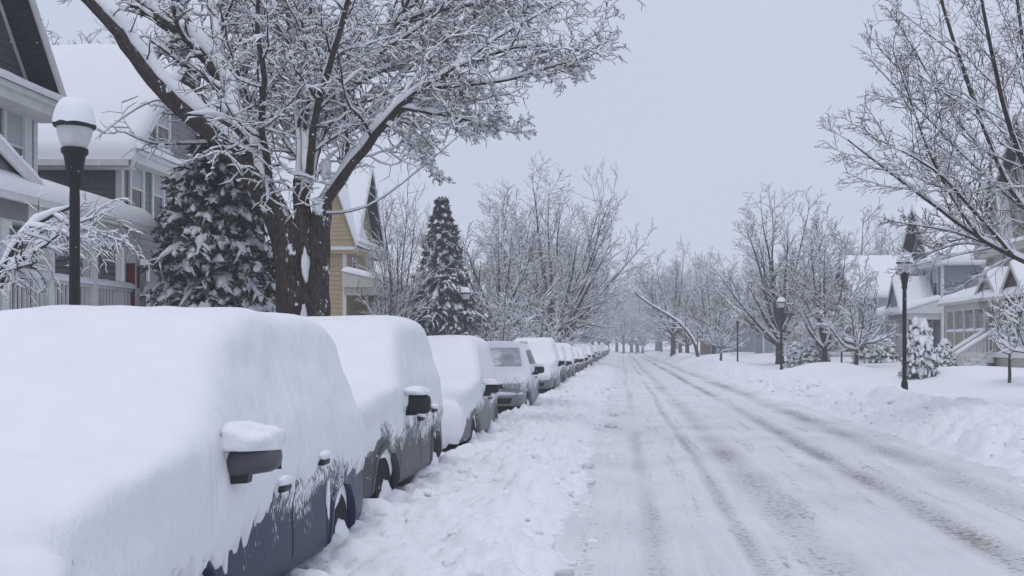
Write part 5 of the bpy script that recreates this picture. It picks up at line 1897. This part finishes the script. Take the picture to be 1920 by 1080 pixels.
# cross gable towards the camera
from mathutils import Matrix
_before = set(o_.name for o_ in Cc.children)
small_gable(Cc, -.85, .85, .30, -2.0, 6.35, 8.8, 'siding_yellow', seed=15.0, oh=.12, of=.22, snow=.16, win=(6.55, .5, 1.1))
for o_ in Cc.children:
    if o_.name not in _before:
        o_.matrix_local = Matrix.Translation((-.35, 0, 0)) @ Matrix.Rotation(-math.pi / 2, 4, 'Z') @ o_.matrix_local
porch(Cc, -.5, 5.4, 2.4, 1.6, 4.35, .6, cols=(-.3, 1.5, 3.3, 5.2), seed=4.0, trim='trim_cream')
# further houses on the left
house('clapboard_house', 'pale house far behind the tall spruce on the left', -13.5, 72, 1, 7, 9, 5.8, 8.6, siding='siding_blue', windows=[(1.8, 4.2, .8, 1.4, True), (4.8, 4.2, .8, 1.4, True)], step=.24)
house('clapboard_house', 'cream house hidden by the far left trees', -13.5, 92, 1, 7, 9, 5.8, 9.0, siding='siding_cream', windows=[(1.8, 4.2, .8, 1.4, True), (4.8, 4.2, .8, 1.4, True)], step=.24)


def stairs(root, y0, y1, x0, zt, n_, run=.30, trim='trim_white'):
    """flight of wooden steps going down away from the porch with two railings"""
    rise_ = zt / n_
    for k in range(n_):
        z = zt - (k + 1) * rise_
        s_ = MB().box(x0 + k * run, x0 + (k + 1) * run + .02, y0, y1, z - .25, z).build('step', trim, root)
        snow_obj('step_snow', s_, (x0 + k * run + .02, y0 + .05, z), (x0 + k * run + .02, y1 - .05, z), (x0 + (k + 1) * run, y1 - .05, z), (x0 + (k + 1) * run, y0 + .05, z), .12, nu=9, nv=7, rnd=.06, seed=k * 2.0, mat='snow_small')
    xe = x0 + n_ * run
    for yy_ in (y0 - .02, y1 + .02):
        r_ = MB()
        a, b_ = (x0, yy_, zt + .85), (xe, yy_, .85)
        r_.bar(a, b_, .07, .08)
        ra = r_.build('railing', trim, root)
        MB().bar((x0, yy_, zt + .12), (xe, yy_, .12), .05, .06).build('bottom_rail', trim, ra)
        MB().box(xe - .06, xe + .06, yy_ - .06, yy_ + .06, 0, 1.05).build('newel_post', trim, ra)
        nb = int(n_ * 2)
        for k in range(nb):
            t = (k + .5) / nb
            MB().box(-.02, .02, -.02, .02, 0, .70).build('baluster', trim, ra, loc=(x0 + (xe - x0) * t, yy_, zt * (1 - t) + .13))
        snow_obj('rail_snow', ra, (x0, yy_ - .06, zt + .89), (x0, yy_ + .06, zt + .89), (xe, yy_ + .06, .89), (xe, yy_ - .06, .89), .14, nu=7, nv=18, rnd=.06, seed=yy_, mat='snow_small', amp=.4)


# right-hand side: local y runs back towards the camera
Dh = house('clapboard_house', 'cream house at the right edge with porch columns and white stairs', 17.4, 50.8, -1, 10.4, 9, 6.2, 11.6, of=.5, oh=.2, siding='siding_cream', trim='trim_cream',
           windows=[(1.8, 4.6, .8, 1.5, True), (4.2, 4.6, .8, 1.5, True), (6.6, 4.6, .8, 1.5, True), (8.9, 4.6, .8, 1.5, True), (1.6, 1.9, .8, 1.5, False), (3.6, 1.9, .8, 1.5, False), (7.6, 1.9, .9, 1.6, False), (5.2, 8.0, .8, 1.3, True)], step=.24)
porch(Dh, .1, 10.3, 2.0, 1.5, 3.75, .7, cols=(.3, 1.5, 2.9, 4.3, 5.6, 6.9, 8.5, 10.1), seed=8.0, trim='trim_cream', gap=6.2, snow=.3)
small_gable(Dh, 5.2, 7.4, 2.1, .2, 3.95, 4.8, 'siding_cream', 'trim_cream', seed=7.0)
small_gable(Dh, 8.4, 10.4, 2.15, .2, 3.95, 4.85, 'door_brown', 'trim_cream', seed=9.0)
small_gable(Dh, .6, 3.4, .35, -4.0, 6.6, 10.4, 'siding_cream', 'trim_cream', seed=11.0)
small_gable(Dh, 7.0, 9.8, .35, -4.0, 6.6, 10.2, 'siding_slate', 'trim_cream', seed=12.0)
MB().box(.04, .09, 5.7, 6.7, 1.5, 3.6).build('door', 'door_brown', Dh)
stairs(Dh, 5.7, 6.8, 2.02, 1.48, 8)
Eh = house('clapboard_house', 'grey-blue house with a tall dark gable beside the cream house on the right', 17.4, 64.5, -1, 6.6, 9, 6.4, 9.7, of=.7, oh=.2, siding='siding_blue', gable_siding='siding_dark',
           windows=[(1.2, 4.5, .8, 1.5, True), (2.7, 4.5, .8, 1.5, True), (4.2, 4.5, .8, 1.5, True), (5.6, 4.5, .7, 1.5, True), (2.0, 1.8, .8, 1.5, False), (4.6, 1.8, .8, 1.5, False)], step=.24)
porch(Eh, .1, 6.5, 2.0, 1.4, 3.6, .7, cols=(.3, 2.2, 4.4, 6.3), seed=18.0, snow=.3)
small_gable(Eh, 3.4, 6.2, 2.1, .2, 3.8, 5.4, 'siding_blue', seed=16.0)
Fh = house('clapboard_house', 'low grey house with railed porch behind the small round tree', 17.2, 86.0, -1, 8.0, 8, 5.6, 8.4, of=.4, oh=.4, siding='siding_slate', windows=[(1.8, 3.9, .8, 1.4, True), (5.8, 3.9, .8, 1.4, True), (4, 1.7, .9, 1.5, False)], step=.26,
           side_windows=[(-2.0, 3.9, .9, 1.4, True), (-5.0, 3.9, .9, 1.4, True)])
porch(Fh, .1, 7.9, 2.4, 1.3, 3.5, .7, cols=(.3, 2.7, 5.3, 7.7), seed=28.0, snow=.3, bal=.2)
Gh = house('clapboard_house', 'small yellow house far back on the right lawn', 16.4, 101.0, -1, 7.0, 8, 5.0, 7.8, siding='siding_yellow', windows=[(1.8, 2.9, .9, 1.4, True), (5.0, 2.9, .9, 1.4, True)], step=.3, side_windows=[(-2.0, 1.6, .9, 1.3, True)])
porch(Gh, .1, 6.9, 2.0, 1.2, 3.3, .6, cols=(.3, 3.4, 6.6), seed=38.0, bal=.25)
Hh = house('clapboard_house', 'far house with a tall brick chimney at the end of the street', 11.8, 148.0, -1, 9.0, 8, 5.4, 8.2, siding='siding_slate', windows=[(2.2, 3.7, 1.0, 1.4, True), (6.0, 3.7, 1.0, 1.4, True)], planks=False)
ch = MB().box(.05, 1.15, 3.6, 5.2, -.3, 10.0).build('chimney', 'brick', Hh)
snow_obj('chimney_snow', ch, (.05, 3.6, 10.0), (.05, 5.2, 10.0), (1.15, 5.2, 10.0), (1.15, 3.6, 10.0), .4, seed=3.0)
for i, (x, y, s, sd, lb) in enumerate(((-13.5, 112, 1, 'siding_slate', 'far grey house on the left, behind the second row of trees'), (-13.0, 135, 1, 'siding_cream', 'far cream house at the left end of the street'),
                                       (15.5, 124, -1, 'siding_blue', 'far blue house back on the right side of the street'))):
    house('clapboard_house', lb, x, y, s, 7.5, 8, 5.4, 8.4, siding=sd, planks=False, windows=[(1.8, 3.7, 1.0, 1.4, True), (5.4, 3.7, 1.0, 1.4, True)])

# ------------------------------------------------------------------ street lamps
def lamp_meshes():
    out = {}
    out['pole'] = MB().lathe([(.10, -.4), (.10, .55), (.085, .60), (.065, .66), (.060, 3.2), (.056, 3.30), (.075, 3.32), (.085, 3.36), (.075, 3.42), (.095, 3.50), (.125, 3.70),
                              (.155, 3.74), (.155, 3.79), (.10, 3.80)], 20).mesh('pole', 'lamp_black', True)
    out['globe'] = MB().lathe([(.10, 3.785), (.135, 3.80), (.17, 3.88), (.195, 3.97), (.205, 4.06), (.195, 4.065), (.185, 3.97), (.16, 3.89), (.125, 3.81), (.10, 3.80)], 28).mesh('globe', 'lamp_glass', True)
    out['bulb'] = MB().lathe([(.03, 3.80), (.09, 3.81), (.09, 3.83), (.04, 3.86), (.03, 3.93), (.085, 3.94), (.085, 3.955), (.03, 3.97), (.01, 4.01)], 16).mesh('bulb', 'lamp_inner', True)
    out['ring'] = MB().lathe([(.20, 4.045), (.235, 4.05), (.245, 4.075), (.24, 4.105), (.20, 4.11)], 28).mesh('ring', 'lamp_black', True)
    out['cap'] = MB().lathe([(.205, 4.09), (.215, 4.13), (.20, 4.22), (.15, 4.30), (.08, 4.35), (.01, 4.37)], 28).mesh('cap', 'lamp_glass', True)
    return out


LM = lamp_meshes()


def lamp_snow(seed, hh=.33, w=.245):
    n_, rows = 36, 12
    V, ids = [], []
    for j in range(rows + 1):
        t = j / rows
        ph = t * math.pi / 2
        for i in range(n_):
            a = 2 * math.pi * i / n_
            r_ = w * math.cos(ph) ** .62
            z = 4.085 + hh * math.sin(ph) ** .95
            nz = float(perlin(np.array([math.cos(a) * 1.5, math.sin(a) * 1.5, z * 3 + seed])))
            V.append((r_ * math.cos(a) * (1 + .10 * nz), r_ * math.sin(a) * (1 + .10 * nz), z + (.02 * nz if t > 0 else .03 * nz)))
    Q = []
    for j in range(rows):
        for i in range(n_):
            i2 = (i + 1) % n_
            Q.append((j * n_ + i, j * n_ + i2, (j + 1) * n_ + i2, (j + 1) * n_ + i))
    return np_mesh('snow_cover', np.array(V), np.array(Q), mat='snow_small')


LSN = [lamp_snow(1.0), lamp_snow(5.0, .27, .23), lamp_snow(9.0, .30, .25)]


def street_lamp(label, px, d, top, k=0, X=None):
    x = (px - 1165) * d / FPX if X is None else X
    zt = CAM_H + (648 - top) * d / FPX if top is not None else 4.45 + gz(x, d) * .3
    o = thing('street_lamp', label, 'street lamp', (x, d, zt - (4.41 if k == 0 else 4.37)), k * 0.9, 'acorn street lamps along the verges')
    for nm in ('pole', 'globe', 'bulb', 'ring', 'cap'):
        if nm == 'bulb':
            continue
        p = obj(nm, LM[nm], o)
        if nm == 'globe':
            obj('bulb', LM['bulb'], p)
    obj('snow_cover', LSN[k % 3], o)
    return o


street_lamp('nearest street lamp, tall black post with snow-domed globe before the white porch', 140, 13.2, 185, 0)
street_lamp('snow-domed street lamp standing in front of the tall spruce on the left', 873, 48.5, 538, 1)
street_lamp('nearest street lamp on the right lawn, black post beside the round conifer bush', 1696, 31.2, 474, 2)
street_lamp('second street lamp on the right, in front of the upright bare tree', 1465, 57.0, 557, 1)
street_lamp('third street lamp on the right, dark post among low bushes', 1383, 81.0, 588, 2)
street_lamp('fourth street lamp on the right, near the leaning tree trunk', 1308, 122.0, 612, 0)
street_lamp('fifth street lamp on the right, left of the leaning tree', 1286, 138.0, 616, 1)
street_lamp('sixth street lamp on the right, small in the snowy distance', 1261, 158.0, 624, 2)
street_lamp('farthest street lamp, a thin post where the street disappears', 1192, 205.0, 634, 0)
# low lantern bird-feeder like post between the ornamental trees
o = thing('garden_lantern', 'low garden lantern piled with snow between the two small trees', 'lantern', ((1578 - 1165) * 56 / FPX, 56, gz(11.5, 56) - .1))
MB().lathe([(.05, -.2), (.05, .95), (.09, 1.0), (.09, 1.05), (.03, 1.06)], 12).build('post', 'lamp_black', o, True)
MB().lathe([(.10, 1.05), (.22, 1.5), (.24, 1.52), (.2, 1.53)], 12).build('lantern_glass', 'lamp_glass', o, True)
obj('snow_cover', lump_mesh((.32, .32, .24), 4.4, amp=.2, flat=.4), o, (0, 0, 1.6))

# ------------------------------------------------------------------ clods of ploughed snow
rng = np.random.RandomState(77)
CLOD = [lump_mesh((1, 1, .8), 1.7 * k + .3, mat='snow_bank', n_=5, amp=.55) for k in range(5)]
for k, (px, py, d_, r_, lab) in enumerate(((1058, 1022, 7.75, .060, 'nearest snow clod lying at the foot of the left snow bank'), (1102, 862, 14.6, .085, 'round snow clod on the left road edge beyond the nearest one'),
                                           (1146, 790, 22.0, .11, 'snow clod far up the left road edge'), (1150, 772, 25.5, .09, 'smaller snow clod farthest up the left road edge'))):
    x_ = (px - 1165) * d_ / FPX
    c_ = obj('snow_clod', CLOD[k % 5], None, (x_, d_, .075 + r_ * .3), (0, 0, k * 1.3))
    c_.scale = (r_ * 1.25, r_, r_ * .85)
    tag(c_, lab, 'snow clod', 'snow clods on the road edge')
Vs, Qs, off = [], [], 0
nb_ = 420
for k in range(nb_):
    y_ = 5.5 + 40 * rng.rand() ** 1.7
    if rng.rand() < .62:
        x_ = -.42 + .16 * rng.randn() if rng.rand() < .5 else rng.uniform(-2.0, -.3)
    else:
        x_ = 5.25 + .45 * abs(rng.randn())
    r_ = rng.uniform(.012, .038) * (1 + .03 * y_) * (1.5 if rng.rand() < .12 else 1)
    zz = float(left_prof(np.array(x_), np.array(y_)) + left_lumps(np.array(x_), np.array(y_))) if x_ < 2 else float(right_prof(np.array(x_), np.array(y_)) + right_lumps(np.array(x_), np.array(y_)))
    zz = max(zz, .05)
    V, q = rounded_box((2, 2, 2), .98, 2)
    V = V * (1 + .7 * perlin(V * .8 + k * 1.7)[:, None]) * np.array([1.2, 1.0, .7])
    Vs.append(V * r_ + np.array([x_, y_, zz + r_ * .05])); Qs.append(q + off); off += len(V)
ck = obj('snow_chunks', np_mesh('snow_chunks', np.concatenate(Vs), np.concatenate(Qs), mat='snow_bank'))
tag(ck, kind='stuff', label='small broken chunks of snow scattered over the ploughed banks')

# ------------------------------------------------------------------ falling snow
rng = np.random.RandomState(99)
nf = 3600
d = 4.0 + 24 * rng.rand(nf) ** 0.8
px = rng.uniform(-300, 2250, nf); py = rng.uniform(-150, 1000, nf)
C = np.stack([(px - 1165) * d / FPX, d, CAM_H + (648 - py) * d / FPX], -1)
C = C[(C[:, 2] > .7) & ~((C[:, 0] < -2.0) & (C[:, 0] > -4.3) & (C[:, 2] < 2.4) & (C[:, 1] < 30))]
nf = len(C)
r_ = rng.uniform(.002, .0048, nf)
octa = np.array([(1, 0, 0), (-1, 0, 0), (0, 1, 0), (0, -1, 0), (0, 0, 1), (0, 0, -1)], float)
tri = np.array([(0, 2, 4), (2, 1, 4), (1, 3, 4), (3, 0, 4), (2, 0, 5), (1, 2, 5), (3, 1, 5), (0, 3, 5)])
st = rng.uniform(.7, 1.3, (nf, 1, 3))
V = C[:, None] + octa[None] * r_[:, None, None] * st
F = tri[None] + (np.arange(nf) * 6)[:, None, None]
fl = obj('falling_snow', np_mesh('falling_snow', V.reshape(-1, 3), None, F.reshape(-1, 3), mat='flake', smooth=False))
tag(fl, kind='stuff', label='fine snowflakes falling through the air')

# ------------------------------------------------------------------ haze of falling snow
hm = bpy.data.materials.new('haze'); hm.use_nodes = True
hn = hm.node_tree.nodes; hn.clear()
ho = hn.new('ShaderNodeOutputMaterial')
pv = hn.new('ShaderNodeVolumePrincipled')
pv.inputs['Color'].default_value = (0.93, 0.95, 1.0, 1)
pv.inputs['Density'].default_value = 0.0018
pv.inputs['Anisotropy'].default_value = 0.0
hm.node_tree.links.new(pv.outputs[0], ho.inputs['Volume'])
hz_ = MB().box(-160, 160, -60, 330, -1.5, 21).build('haze', None)
hz_.data.materials.append(hm)
tag(hz_, kind='stuff', label='thin white haze of falling snow over the street')
